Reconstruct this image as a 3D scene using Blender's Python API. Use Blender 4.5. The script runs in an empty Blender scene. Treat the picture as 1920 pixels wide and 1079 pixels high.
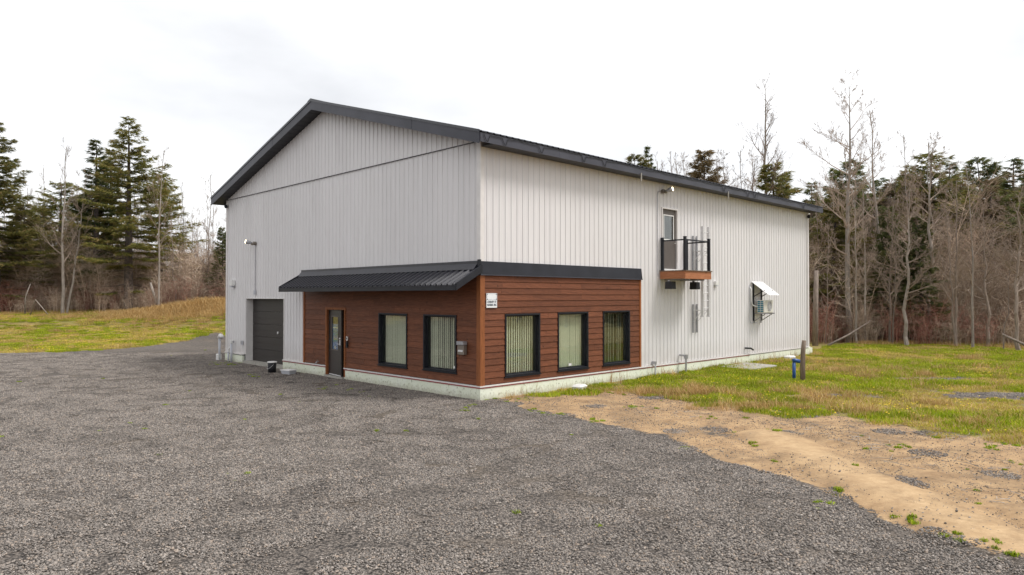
import bpy, math, random
import numpy as np
from mathutils import Vector, Matrix, noise as mnoise
R = math.radians
random.seed(7); rng = np.random.default_rng(7)
scene = bpy.context.scene
col = scene.collection

# ------------------------------------------------------------------ camera, sky, sun, exposure
CAMZ = 2.75
cam_d = bpy.data.cameras.new('camera'); cam = bpy.data.objects.new('camera', cam_d); col.objects.link(cam)
cam.location = (0, 0, CAMZ); cam.rotation_euler = (R(90) + 0.01276, 0, 0)
cam_d.sensor_width = 36; cam_d.lens = 36 * 1312.8 / 1920; cam_d.clip_end = 2000; cam_d.clip_start = 0.1
scene.camera = cam

world = bpy.data.worlds.new('World'); scene.world = world; world.use_nodes = True
SUN_EL, SUN_AZ = 58, 104            # azimuth measured from +Y (view direction) towards +X
nt = world.node_tree; nt.nodes.clear()
wn = lambda t: nt.nodes.new(t)
sky = wn('ShaderNodeTexSky'); sky.sky_type = 'NISHITA'; sky.sun_disc = False
sky.sun_elevation = R(SUN_EL); sky.sun_rotation = R(SUN_AZ)
tc = wn('ShaderNodeTexCoord'); mp = wn('ShaderNodeMapping'); mp.inputs['Scale'].default_value = (1, 1, 2.6)
nz = wn('ShaderNodeTexNoise'); nz.inputs['Scale'].default_value = 1.9; nz.inputs['Detail'].default_value = 6; nz.inputs['Roughness'].default_value = .5
mp.inputs['Location'].default_value = (3.1, 1.7, .4)
cr = wn('ShaderNodeValToRGB'); e = cr.color_ramp.elements
e[0].position = .30; e[0].color = (.41, .415, .43, 1); e[1].position = .66; e[1].color = (.68, .68, .68, 1)
mul = wn('ShaderNodeVectorMath'); mul.operation = 'SCALE'; mul.inputs['Scale'].default_value = 10.6
mix = wn('ShaderNodeMix'); mix.data_type = 'RGBA'; mix.inputs['Factor'].default_value = .93
bg = wn('ShaderNodeBackground'); bg.inputs['Strength'].default_value = .1
wo = wn('ShaderNodeOutputWorld'); L = nt.links
L.new(tc.outputs['Generated'], mp.inputs['Vector']); L.new(mp.outputs[0], nz.inputs['Vector']); L.new(nz.outputs['Fac'], cr.inputs[0])
L.new(cr.outputs[0], mul.inputs[0]); L.new(sky.outputs[0], mix.inputs[6]); L.new(mul.outputs[0], mix.inputs[7])
L.new(mix.outputs[2], bg.inputs[0]); L.new(bg.outputs[0], wo.inputs[0])

sun_d = bpy.data.lights.new('sun', 'SUN'); sun = bpy.data.objects.new('sun', sun_d); col.objects.link(sun)
sun_d.energy = 1.6; sun_d.angle = R(18); sun_d.color = (1, .97, .93)
sd = Vector((math.sin(R(SUN_AZ)) * math.cos(R(SUN_EL)), math.cos(R(SUN_AZ)) * math.cos(R(SUN_EL)), math.sin(R(SUN_EL))))
sun.rotation_euler = sd.to_track_quat('Z', 'Y').to_euler()
scene.view_settings.view_transform = 'Standard'; scene.view_settings.look = 'None'
scene.view_settings.exposure = 0.90; scene.view_settings.gamma = 1
try: scene.view_settings.use_curve_mapping = False
except Exception: pass
scene.cycles.max_bounces = 6; scene.cycles.transparent_max_bounces = 12

# ------------------------------------------------------------------ helpers
def tag(o, label=None, cat=None, group=None, kind=None):
    if label: o['label'] = label
    if cat: o['category'] = cat
    if group: o['group'] = group
    if kind: o['kind'] = kind
    return o
def empty(name, loc=(0, 0, 0), rz=0, label=None, cat=None, group=None):
    o = bpy.data.objects.new(name, None); col.objects.link(o); o.location = loc; o.rotation_euler = (0, 0, rz)
    o.empty_display_size = .2
    return tag(o, label, cat, group)
def link_mesh(name, me, parent=None):
    o = bpy.data.objects.new(name, me); col.objects.link(o)
    if parent: o.parent = parent
    return o
def np_mesh(name, V, F, mat=None, n=3, col_attr=None):
    """V (k,3), F (m,n) arrays -> mesh data"""
    V = np.asarray(V, np.float32); F = np.asarray(F, np.int32)
    me = bpy.data.meshes.new(name)
    me.vertices.add(len(V)); me.vertices.foreach_set('co', V.ravel())
    me.loops.add(F.size); me.loops.foreach_set('vertex_index', F.ravel())
    me.polygons.add(len(F)); me.polygons.foreach_set('loop_start', np.arange(0, F.size, n, dtype=np.int32))
    me.polygons.foreach_set('loop_total', np.full(len(F), n, np.int32))
    if col_attr is not None:
        a = me.attributes.new('tint', 'FLOAT', 'POINT'); a.data.foreach_set('value', np.asarray(col_attr, np.float32))
    me.update(calc_edges=True)
    if mat: me.materials.append(mat)
    return me
class MB:
    def __init__(s): s.v = []; s.f = []
    def add(s, vs, fs):
        b = len(s.v); s.v += [tuple(v) for v in vs]; s.f += [tuple(i + b for i in f) for f in fs]; return s
    def box(s, x0, x1, y0, y1, z0, z1):
        x0, x1 = sorted((x0, x1)); y0, y1 = sorted((y0, y1)); z0, z1 = sorted((z0, z1))
        return s.add([(x0, y0, z0), (x1, y0, z0), (x1, y1, z0), (x0, y1, z0), (x0, y0, z1), (x1, y0, z1), (x1, y1, z1), (x0, y1, z1)],
                     [(0, 3, 2, 1), (4, 5, 6, 7), (0, 1, 5, 4), (1, 2, 6, 5), (2, 3, 7, 6), (3, 0, 4, 7)])
    def hexa(s, p):   # 8 points, bottom ring then top ring
        return s.add(p, [(0, 3, 2, 1), (4, 5, 6, 7), (0, 1, 5, 4), (1, 2, 6, 5), (2, 3, 7, 6), (3, 0, 4, 7)])
    def tube(s, pts, r, n=8, cap=True):
        pts = [Vector(p) for p in pts]; rr = r if isinstance(r, (list, tuple)) else [r] * len(pts)
        b = len(s.v); prev = None
        for i, p in enumerate(pts):
            d = (pts[min(i + 1, len(pts) - 1)] - pts[max(i - 1, 0)]).normalized()
            if prev is None: a = d.orthogonal().normalized()
            else: a = (prev - d * prev.dot(d)).normalized()
            prev = a; c = d.cross(a)
            for k in range(n):
                t = 2 * math.pi * k / n + math.pi / n
                s.v.append(tuple(p + (a * math.cos(t) + c * math.sin(t)) * rr[i]))
        for i in range(len(pts) - 1):
            for k in range(n):
                k2 = (k + 1) % n
                s.f.append((b + i * n + k, b + i * n + k2, b + (i + 1) * n + k2, b + (i + 1) * n + k))
        if cap:
            s.f.append(tuple(b + k for k in range(n))[::-1]); s.f.append(tuple(b + (len(pts) - 1) * n + k for k in range(n)))
        return s
    def lathe(s, prof, n=16, c=(0, 0)):   # list of (r,z)
        b = len(s.v)
        for r, z in prof:
            for k in range(n):
                t = 2 * math.pi * k / n; s.v.append((c[0] + r * math.cos(t), c[1] + r * math.sin(t), z))
        for i in range(len(prof) - 1):
            for k in range(n):
                k2 = (k + 1) % n; s.f.append((b + i * n + k, b + i * n + k2, b + (i + 1) * n + k2, b + (i + 1) * n + k))
        s.f.append(tuple(b + k for k in range(n))[::-1]); s.f.append(tuple(b + (len(prof) - 1) * n + k for k in range(n)))
        return s
    def mesh(s, name, mat, smooth=False):
        me = bpy.data.meshes.new(name); me.from_pydata(s.v, [], s.f); me.update()
        if mat: me.materials.append(mat)
        if smooth: me.shade_smooth()
        return me
    def build(s, name, mat, parent=None, smooth=False, bevel=0):
        o = link_mesh(name, s.mesh(name, mat, smooth), parent)
        if bevel:
            m = o.modifiers.new('bevel', 'BEVEL'); m.width = bevel; m.segments = 2; m.limit_method = 'ANGLE'
        return o

# ------------------------------------------------------------------ materials
def mat_new(name):
    m = bpy.data.materials.new(name); m.use_nodes = True; t = m.node_tree
    return m, t, t.nodes['Principled BSDF'], t.nodes, t.links
def simple(name, c, rough=.6, metal=0, var=.12, scale=6, bump=0, bscale=60, obj_rand=0, spec=None, stretch=None, tint=None):
    """base colour with mottling; optional per-object variation, bump, stretched grain"""
    m, t, b, N, K = mat_new(name)
    tcn = N.new('ShaderNodeTexCoord'); vec = tcn.outputs['Object']
    if stretch:
        mpn = N.new('ShaderNodeMapping'); mpn.inputs['Scale'].default_value = stretch; K.new(vec, mpn.inputs[0]); vec = mpn.outputs[0]
        if obj_rand:
            oi = N.new('ShaderNodeObjectInfo'); sc = N.new('ShaderNodeMath'); sc.operation = 'MULTIPLY'; sc.inputs[1].default_value = 37
            K.new(oi.outputs['Random'], sc.inputs[0]); K.new(sc.outputs[0], mpn.inputs['Location'])
    n = N.new('ShaderNodeTexNoise'); n.inputs['Scale'].default_value = scale; n.inputs['Detail'].default_value = 5; K.new(vec, n.inputs['Vector'])
    r = N.new('ShaderNodeMapRange'); r.inputs['From Min'].default_value = .3; r.inputs['From Max'].default_value = .7
    r.inputs['To Min'].default_value = 1 - var; r.inputs['To Max'].default_value = 1 + var; K.new(n.outputs['Fac'], r.inputs['Value'])
    out = r.outputs[0]
    if obj_rand:
        oi = N.new('ShaderNodeObjectInfo'); r2 = N.new('ShaderNodeMapRange'); r2.inputs['To Min'].default_value = 1 - obj_rand; r2.inputs['To Max'].default_value = 1 + obj_rand
        K.new(oi.outputs['Random'], r2.inputs['Value']); mm = N.new('ShaderNodeMath'); mm.operation = 'MULTIPLY'
        K.new(out, mm.inputs[0]); K.new(r2.outputs[0], mm.inputs[1]); out = mm.outputs[0]
    v = N.new('ShaderNodeVectorMath'); v.operation = 'SCALE'; v.inputs[0].default_value = c; K.new(out, v.inputs['Scale'])
    K.new(v.outputs[0], b.inputs['Base Color'])
    b.inputs['Roughness'].default_value = rough; b.inputs['Metallic'].default_value = metal
    if spec is not None: b.inputs['Specular IOR Level'].default_value = spec
    if bump:
        n2 = N.new('ShaderNodeTexNoise'); n2.inputs['Scale'].default_value = bscale; n2.inputs['Detail'].default_value = 4; K.new(vec, n2.inputs['Vector'])
        bp = N.new('ShaderNodeBump'); bp.inputs['Strength'].default_value = bump; bp.inputs['Distance'].default_value = .01
        K.new(n2.outputs['Fac'], bp.inputs['Height']); K.new(bp.outputs[0], b.inputs['Normal'])
    return m
M = {}
def siding_mat():
    m, t, b, N, K = mat_new('painted_steel_siding')
    g = N.new('ShaderNodeTexCoord'); mp1 = N.new('ShaderNodeMapping'); mp1.inputs['Scale'].default_value = (3, 3, .25)
    K.new(g.outputs['Object'], mp1.inputs[0])
    n = N.new('ShaderNodeTexNoise'); n.inputs['Scale'].default_value = 2.2; n.inputs['Detail'].default_value = 7; n.inputs['Roughness'].default_value = .65; K.new(mp1.outputs[0], n.inputs['Vector'])
    r = N.new('ShaderNodeValToRGB'); el = r.color_ramp.elements
    el[0].position = .25; el[0].color = (.67, .65, .648, 1); el[1].position = .7; el[1].color = (.74, .722, .722, 1)
    K.new(n.outputs['Fac'], r.inputs[0])
    oi = N.new('ShaderNodeObjectInfo'); r2 = N.new('ShaderNodeMapRange'); r2.inputs['To Min'].default_value = .975; r2.inputs['To Max'].default_value = 1.02; K.new(oi.outputs['Random'], r2.inputs['Value'])
    v = N.new('ShaderNodeVectorMath'); v.operation = 'SCALE'; K.new(r.outputs[0], v.inputs[0]); K.new(r2.outputs[0], v.inputs['Scale'])
    # splash dirt near the ground
    sx = N.new('ShaderNodeSeparateXYZ'); K.new(g.outputs['Object'], sx.inputs[0])
    n3 = N.new('ShaderNodeTexNoise'); n3.inputs['Scale'].default_value = 3; K.new(g.outputs['Object'], n3.inputs['Vector'])
    mr = N.new('ShaderNodeMapRange'); mr.inputs['From Min'].default_value = .35; mr.inputs['From Max'].default_value = 1.1; mr.inputs['To Min'].default_value = .5; mr.inputs['To Max'].default_value = 0; K.new(sx.outputs['Z'], mr.inputs['Value'])
    mu = N.new('ShaderNodeMath'); mu.operation = 'MULTIPLY'; K.new(mr.outputs[0], mu.inputs[0]); K.new(n3.outputs['Fac'], mu.inputs[1])
    mx = N.new('ShaderNodeMix'); mx.data_type = 'RGBA'; K.new(mu.outputs[0], mx.inputs['Factor']); K.new(v.outputs[0], mx.inputs[6]); mx.inputs[7].default_value = (.42, .36, .3, 1)
    K.new(mx.outputs[2], b.inputs['Base Color']); b.inputs['Roughness'].default_value = .55; b.inputs['Specular IOR Level'].default_value = .3
    n2 = N.new('ShaderNodeTexNoise'); n2.inputs['Scale'].default_value = 1.3; n2.inputs['Detail'].default_value = 2; K.new(g.outputs['Object'], n2.inputs['Vector'])
    bp = N.new('ShaderNodeBump'); bp.inputs['Strength'].default_value = .15; bp.inputs['Distance'].default_value = .02
    K.new(n2.outputs['Fac'], bp.inputs['Height']); K.new(bp.outputs[0], b.inputs['Normal'])
    return m
def wood_mat(name, c1, c2, grain=(1.2, 1.2, 22)):
    m, t, b, N, K = mat_new(name)
    g = N.new('ShaderNodeTexCoord'); mp1 = N.new('ShaderNodeMapping'); mp1.inputs['Scale'].default_value = grain
    oi = N.new('ShaderNodeObjectInfo'); sc = N.new('ShaderNodeMath'); sc.operation = 'MULTIPLY'; sc.inputs[1].default_value = 91
    K.new(oi.outputs['Random'], sc.inputs[0]); K.new(g.outputs['Object'], mp1.inputs[0]); K.new(sc.outputs[0], mp1.inputs['Location'])
    n = N.new('ShaderNodeTexNoise'); n.inputs['Scale'].default_value = 2.5; n.inputs['Detail'].default_value = 7; n.inputs['Roughness'].default_value = .7; n.inputs['Distortion'].default_value = .6
    K.new(mp1.outputs[0], n.inputs['Vector'])
    r = N.new('ShaderNodeValToRGB'); el = r.color_ramp.elements; el[0].position = .3; el[0].color = (*c1, 1); el[1].position = .68; el[1].color = (*c2, 1)
    K.new(n.outputs['Fac'], r.inputs[0])
    # knots
    vo = N.new('ShaderNodeTexVoronoi'); vo.inputs['Scale'].default_value = 3.2; K.new(g.outputs['Object'], vo.inputs['Vector'])
    kr = N.new('ShaderNodeMapRange'); kr.inputs['From Min'].default_value = .05; kr.inputs['From Max'].default_value = .13; kr.inputs['To Min'].default_value = .45; kr.inputs['To Max'].default_value = 1
    K.new(vo.outputs['Distance'], kr.inputs['Value'])
    r2 = N.new('ShaderNodeMapRange'); r2.inputs['To Min'].default_value = .82; r2.inputs['To Max'].default_value = 1.15; K.new(oi.outputs['Random'], r2.inputs['Value'])
    mm = N.new('ShaderNodeMath'); mm.operation = 'MULTIPLY'; K.new(kr.outputs[0], mm.inputs[0]); K.new(r2.outputs[0], mm.inputs[1])
    v = N.new('ShaderNodeVectorMath'); v.operation = 'SCALE'; K.new(r.outputs[0], v.inputs[0]); K.new(mm.outputs[0], v.inputs['Scale'])
    K.new(v.outputs[0], b.inputs['Base Color']); b.inputs['Roughness'].default_value = .62; b.inputs['Specular IOR Level'].default_value = .3
    bp = N.new('ShaderNodeBump'); bp.inputs['Strength'].default_value = .35; bp.inputs['Distance'].default_value = .006
    K.new(n.outputs['Fac'], bp.inputs['Height']); K.new(bp.outputs[0], b.inputs['Normal'])
    return m
def glass_mat():
    m = bpy.data.materials.new('window_glass'); m.use_nodes = True; t = m.node_tree; N = t.nodes; K = t.links; N.clear()
    o = N.new('ShaderNodeOutputMaterial'); mx = N.new('ShaderNodeMixShader'); lw = N.new('ShaderNodeLayerWeight'); lw.inputs['Blend'].default_value = .5
    pw = N.new('ShaderNodeMath'); pw.operation = 'POWER'; pw.inputs[1].default_value = 3.2; K_ = t.links; K_.new(lw.outputs['Facing'], pw.inputs[0])
    fr = N.new('ShaderNodeMapRange'); fr.inputs['To Min'].default_value = .10; fr.inputs['To Max'].default_value = .85; K_.new(pw.outputs[0], fr.inputs['Value'])
    tr = N.new('ShaderNodeBsdfTransparent'); tr.inputs[0].default_value = (.92, .95, .91, 1); gl = N.new('ShaderNodeBsdfGlossy'); gl.inputs['Roughness'].default_value = .01
    K.new(fr.outputs[0], mx.inputs[0]); K.new(tr.outputs[0], mx.inputs[1]); K.new(gl.outputs[0], mx.inputs[2]); K.new(mx.outputs[0], o.inputs[0]); return m
def tint_mat(name, stops, rough=.8, obj_rand=.15, objramp=None, transl=0, scale_noise=None):
    """colour from the per-vertex 'tint' value through a ramp"""
    m, t, b, N, K = mat_new(name)
    a = N.new('ShaderNodeAttribute'); a.attribute_name = 'tint'
    r = N.new('ShaderNodeValToRGB'); el = r.color_ramp.elements
    el[0].position = stops[0][0]; el[0].color = (*stops[0][1], 1); el[1].position = stops[-1][0]; el[1].color = (*stops[-1][1], 1)
    for p, c in stops[1:-1]:
        x = el.new(p); x.color = (*c, 1)
    K.new(a.outputs['Fac'], r.inputs[0])
    oi = N.new('ShaderNodeObjectInfo'); r2 = N.new('ShaderNodeMapRange'); r2.inputs['To Min'].default_value = 1 - obj_rand; r2.inputs['To Max'].default_value = 1 + obj_rand
    K.new(oi.outputs['Random'], r2.inputs['Value'])
    v = N.new('ShaderNodeVectorMath'); v.operation = 'SCALE'; K.new(r.outputs[0], v.inputs[0]); K.new(r2.outputs[0], v.inputs['Scale'])
    K.new(v.outputs[0], b.inputs['Base Color']); b.inputs['Roughness'].default_value = rough; b.inputs['Specular IOR Level'].default_value = .2
    if transl:
        out = N['Material Output']; tr = N.new('ShaderNodeBsdfTranslucent'); K.new(v.outputs[0], tr.inputs[0]); mx = N.new('ShaderNodeMixShader'); mx.inputs[0].default_value = transl
        K.new(b.outputs[0], mx.inputs[1]); K.new(tr.outputs[0], mx.inputs[2]); K.new(mx.outputs[0], out.inputs[0])
    return m
M['siding'] = siding_mat()
M['trim'] = simple('white_trim', (.70, .67, .65), .5, var=.05)
M['black'] = simple('black_metal', (.012, .013, .018), .42, var=.2, scale=3, spec=.3)
M['flash'] = simple('charcoal_flashing', (.016, .017, .023), .42, var=.3, scale=2, bump=.15, bscale=4, spec=.3)
M['roofm'] = simple('charcoal_roof_steel', (.022, .022, .030), .30, var=.2, scale=2, spec=.55)
M['fascia'] = simple('charcoal_fascia', (.055, .056, .070), .42, var=.2, scale=1.3, spec=.3)
M['soffit'] = simple('dark_soffit', (.018, .018, .024), .5)
M['plank'] = wood_mat('stained_wood_siding', (.075, .024, .011), (.215, .074, .033))
M['cornerwood'] = wood_mat('stained_corner_board', (.21, .07, .022), (.34, .12, .042), (9, 9, 1.2))
M['deckwood'] = wood_mat('orange_deck_timber', (.24, .085, .035), (.47, .2, .095))
M['found'] = None
M['glass'] = glass_mat()
M['blind'] = simple('vertical_blind_fabric', (.66, .65, .56), .8, var=.04)
M['roomdark'] = simple('room_interior', (.10, .10, .10), .9)
M['garage'] = simple('brown_garage_door', (.028, .023, .021), .5, var=.1, scale=20, bump=.3, bscale=40)
M['doorbrown'] = simple('taupe_steel_door', (.105, .088, .078), .5, var=.06)
M['doordark'] = simple('dark_bronze_door', (.042, .036, .033), .45, var=.06)
M['galv'] = simple('galvanised_steel', (.38, .38, .40), .45, .6, var=.15, scale=14)
M['alu'] = simple('aluminium', (.68, .67, .67), .5, .15, var=.1, scale=10)
M['white'] = simple('white_plastic', (.74, .73, .71), .45, var=.05)
M['whitemet'] = simple('white_painted_sheet', (.78, .77, .76), .4, var=.04)
M['acbody'] = simple('cream_painted_casing', (.66, .64, .57), .5, var=.05)
M['bluefin'] = simple('blue_coil_fins', (.03, .16, .22), .4, var=.3, scale=20)
M['greypipe'] = simple('grey_pvc', (.50, .51, .55), .5, var=.06)
M['conc'] = simple('concrete', (.36, .34, .30), .9, var=.18, scale=9, bump=.5, bscale=40)
M['bucket'] = simple('black_bucket_plastic', (.010, .010, .014), .6)
M['blue'] = simple('blue_plastic', (.012, .07, .25), .4, var=.15)
M['bluepanel'] = simple('blue_panel', (.02, .2, .6), .4, var=.15)
M['cable'] = simple('black_cable', (.012, .012, .014), .5)
M['ink'] = simple('sign_ink', (.03, .05, .08), .6)
M['signw'] = simple('sign_face', (.76, .79, .80), .4, var=.03)
M['red'] = simple('red_membrane', (.30, .045, .05), .6, var=.3, scale=20)
M['postwood'] = wood_mat('weathered_post', (.10, .075, .055), (.26, .19, .14), (9, 9, 1))
M['steelbox'] = simple('bronze_lockbox', (.23, .2, .17), .4, .5)
def foundation_mat():
    m, t, b, N, K = mat_new('pale_green_foundation')
    g = N.new('ShaderNodeTexCoord'); n = N.new('ShaderNodeTexNoise'); n.inputs['Scale'].default_value = 2.6; n.inputs['Detail'].default_value = 8; n.inputs['Roughness'].default_value = .7; K.new(g.outputs['Object'], n.inputs['Vector'])
    r = N.new('ShaderNodeValToRGB'); el = r.color_ramp.elements; el[0].position = .3; el[0].color = (.70, .735, .575, 1); el[1].position = .62; el[1].color = (.77, .80, .68, 1)
    K.new(n.outputs['Fac'], r.inputs[0])
    n2 = N.new('ShaderNodeTexNoise'); n2.inputs['Scale'].default_value = 14; n2.inputs['Detail'].default_value = 6; K.new(g.outputs['Object'], n2.inputs['Vector'])
    mr = N.new('ShaderNodeMapRange'); mr.inputs['From Min'].default_value = .62; mr.inputs['From Max'].default_value = .72; K.new(n2.outputs['Fac'], mr.inputs['Value'])
    mx = N.new('ShaderNodeMix'); mx.data_type = 'RGBA'; K.new(mr.outputs[0], mx.inputs['Factor']); K.new(r.outputs[0], mx.inputs[6]); mx.inputs[7].default_value = (.30, .33, .22, 1)
    sx = N.new('ShaderNodeSeparateXYZ'); K.new(g.outputs['Object'], sx.inputs[0])
    ad = N.new('ShaderNodeMath'); ad.operation = 'MULTIPLY_ADD'; K.new(n2.outputs['Fac'], ad.inputs[0]); ad.inputs[1].default_value = -.35; K.new(sx.outputs['Z'], ad.inputs[2])
    m3 = N.new('ShaderNodeMapRange'); m3.inputs['From Min'].default_value = -.13; m3.inputs['From Max'].default_value = .0; m3.inputs['To Min'].default_value = .4; m3.inputs['To Max'].default_value = 0; K.new(ad.outputs[0], m3.inputs['Value'])
    m4 = N.new('ShaderNodeMix'); m4.data_type = 'RGBA'; K.new(m3.outputs[0], m4.inputs['Factor']); K.new(mx.outputs[2], m4.inputs[6]); m4.inputs[7].default_value = (.25, .2, .13, 1)
    K.new(m4.outputs[2], b.inputs['Base Color']); b.inputs['Roughness'].default_value = .85
    bp = N.new('ShaderNodeBump'); bp.inputs['Strength'].default_value = .4; bp.inputs['Distance'].default_value = .01; K.new(n2.outputs['Fac'], bp.inputs['Height']); K.new(bp.outputs[0], b.inputs['Normal'])
    return m
M['found'] = foundation_mat()
def emis(name, c, s):
    m, t, b, N, K = mat_new(name); b.inputs['Emission Color'].default_value = (*c, 1); b.inputs['Emission Strength'].default_value = s; b.inputs['Base Color'].default_value = (*c, 1); return m
M['lamp'] = emis('warm_lamp_face', (1, .84, .55), 3.0)
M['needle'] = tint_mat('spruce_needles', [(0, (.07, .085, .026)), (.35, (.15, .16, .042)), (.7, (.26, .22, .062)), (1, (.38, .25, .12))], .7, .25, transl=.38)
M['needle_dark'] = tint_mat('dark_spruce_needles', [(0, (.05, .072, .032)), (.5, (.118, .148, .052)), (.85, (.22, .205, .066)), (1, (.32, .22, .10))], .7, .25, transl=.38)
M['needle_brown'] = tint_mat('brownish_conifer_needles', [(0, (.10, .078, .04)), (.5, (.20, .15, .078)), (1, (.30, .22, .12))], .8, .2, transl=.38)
M['bark'] = simple('grey_brown_bark', (.22, .175, .145), .9, var=.35, scale=5, obj_rand=.25, stretch=(3, 3, .6))
M['bark_pale'] = simple('pale_aspen_bark', (.29, .25, .215), .9, var=.3, scale=4, obj_rand=.15, stretch=(3, 3, .8))
M['bark_spruce'] = simple('spruce_bark', (.10, .08, .07), .95, var=.35, scale=6)
M['twig'] = simple('bare_twigs', (.31, .24, .19), .9, var=.2, scale=3, obj_rand=.2)
M['brushA'] = tint_mat('brown_brush_stems', [(0, (.22, .155, .115)), (.5, (.46, .34, .25)), (1, (.70, .57, .45))], .9, .4)
M['brushR'] = tint_mat('reddish_brush_stems', [(0, (.20, .075, .058)), (.5, (.36, .165, .125)), (1, (.54, .35, .27))], .9, .4)

# ------------------------------------------------------------------ building frame (local x = to the right along the gable wall, y = back along the side wall)
BX, BY, BT = -0.8348, 18.569, 0.79112
F0 = 0.378                      # foundation top above the gravel
W, LEN, H = 16.27, 20.99, 6.5
BM = Matrix.Translation((BX, BY, 0)) @ Matrix.Rotation(-BT, 4, 'Z')
BR = -BT
def bw(x, y, z=0): return BM @ Vector((x, y, z))
def attach(name, x, y, z, label, cat, group=None):     # a top-level thing standing at a place given in building coordinates
    return empty(name, bw(x, y, z), BR, label, cat, group)

# ------------------------------------------------------------------ terrain
def smooth(t): t = np.clip(t, 0, 1); return t * t * (3 - 2 * t)
class VNoise:
    def __init__(s, seed):
        r = np.random.default_rng(seed); s.t = r.random((256, 256))
    def __call__(s, x, y):
        xi = np.floor(x).astype(int); yi = np.floor(y).astype(int); fx = x - xi; fy = y - yi
        fx = fx * fx * (3 - 2 * fx); fy = fy * fy * (3 - 2 * fy); g = lambda a, b: s.t[a % 256, b % 256]
        return (g(xi, yi) * (1 - fx) + g(xi + 1, yi) * fx) * (1 - fy) + (g(xi, yi + 1) * (1 - fx) + g(xi + 1, yi + 1) * fx) * fy
    def fbm(s, x, y, o=4):
        v = 0; a = .5; k = 1
        for i in range(o): v = v + a * s(x * k + 17.3 * i, y * k + 5.1 * i); a *= .5; k *= 2.03
        return v / (1 - .5 ** o)
vn = VNoise(3); vn2 = VNoise(11)
def pxg(px, py, z=0):    # picture point -> ground point (used once, to survey the plan of the yard)
    f = 1312.8; X, Z = (px - 960) / f, (539.5 - py) / f; c, s = math.cos(.01276), math.sin(.01276)
    d = (X, c - s * Z, s + c * Z); k = (z - CAMZ) / d[2]; return (d[0] * k, d[1] * k)
# surveyed outlines in metres
gravel_edge = [pxg(*p) for p in [(930, 752), (1000, 768), (1100, 787), (1200, 806), (1290, 838), (1400, 872), (1500, 905), (1640, 955), (1760, 992), (1920, 1040)]] + [(9.5, 4.0), (20, -6)]
grass_edge = [pxg(*p) for p in [(1060, 728), (1200, 738), (1260, 752), (1370, 772), (1480, 788), (1570, 786), (1650, 800), (1760, 815), (1920, 838)]] + [(16, 10.5), (40, 6)]
left_edge = [(-60, 30), (-40, 33.5), pxg(0, 664), pxg(150, 659), pxg(250, 651), pxg(330, 643), pxg(425, 631), (-16, 52), (-10, 70)]
track = [pxg(*p) for p in [(1440, 815), (1500, 845), (1570, 880), (1650, 915), (1720, 945), (1800, 980), (1880, 1015)]] + [(9.5, 5.0)]
def side_dist(x, y, poly):
    """signed distance to an open polyline: positive on its left side"""
    best = np.full(x.shape, 1e9); sg = np.zeros(x.shape)
    for (ax, ay), (bx, by) in zip(poly[:-1], poly[1:]):
        dx, dy = bx - ax, by - ay; t = np.clip(((x - ax) * dx + (y - ay) * dy) / (dx * dx + dy * dy), 0, 1)
        qx, qy = x - (ax + t * dx), y - (ay + t * dy); d = np.hypot(qx, qy); c = dx * qy - dy * qx
        m = d < best - 1e-9; best = np.where(m, d, best); sg = np.where(m, np.sign(c), sg)
    return best * sg
def blob(x, y, cx, cy, rx, ry=None, a=0):
    ry = ry or rx; c, s = math.cos(a), math.sin(a); u = ((x - cx) * c + (y - cy) * s) / rx; v = (-(x - cx) * s + (y - cy) * c) / ry
    return np.exp(-(u * u + v * v))
def hgt(x, y):
    x = np.asarray(x, float); y = np.asarray(y, float)
    rise = 1.35 * smooth((y - 40) / 20) * smooth((-x - 8) / 8)
    rise = rise * (.9 + .1 * vn(x / 6, y / 6)) + .30 * smooth((y - 49) / 1.5) * smooth((-x - 10) / 6)
    mound = .75 * blob(x, y, -23.5, 56, 4.5, 4) + .4 * blob(x, y, -20, 51.5, 3, 1.8)
    far = 2.0 * smooth((y - 62) / 60)
    small = (.05 * (vn.fbm(x / 3.1, y / 3.1) - .5) + .02 * (vn2.fbm(x / .7, y / .7, 3) - .5)) * smooth((y - 1) / 6 + .3)
    dl = (x - BX) * math.cos(BT) - (y - BY) * math.sin(BT), (x - BX) * math.sin(BT) + (y - BY) * math.cos(BT)   # building x, y
    bd = np.hypot(np.maximum(np.maximum(dl[0], -W - dl[0]), 0), np.maximum(np.maximum(-dl[1], dl[1] - LEN), 0))
    small = small * smooth(bd / 2.5 + .15)
    drt = side_dist(x, y, gravel_edge)
    lump = .08 * (vn.fbm(x / 1.1 + 9, y / 1.1) - .5) * smooth(drt / 1.5) * smooth((4 - drt) / 2)
    tr = np.abs(side_dist(x, y, track)); ridge = (.04 * np.exp(-((tr - .15) / .35) ** 2) - .04 * np.exp(-((tr - .75) / .16) ** 2)) * (.6 + .8 * vn(x * 1.3, y * 1.3))
    return rise + mound + far + small + lump + ridge
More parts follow.
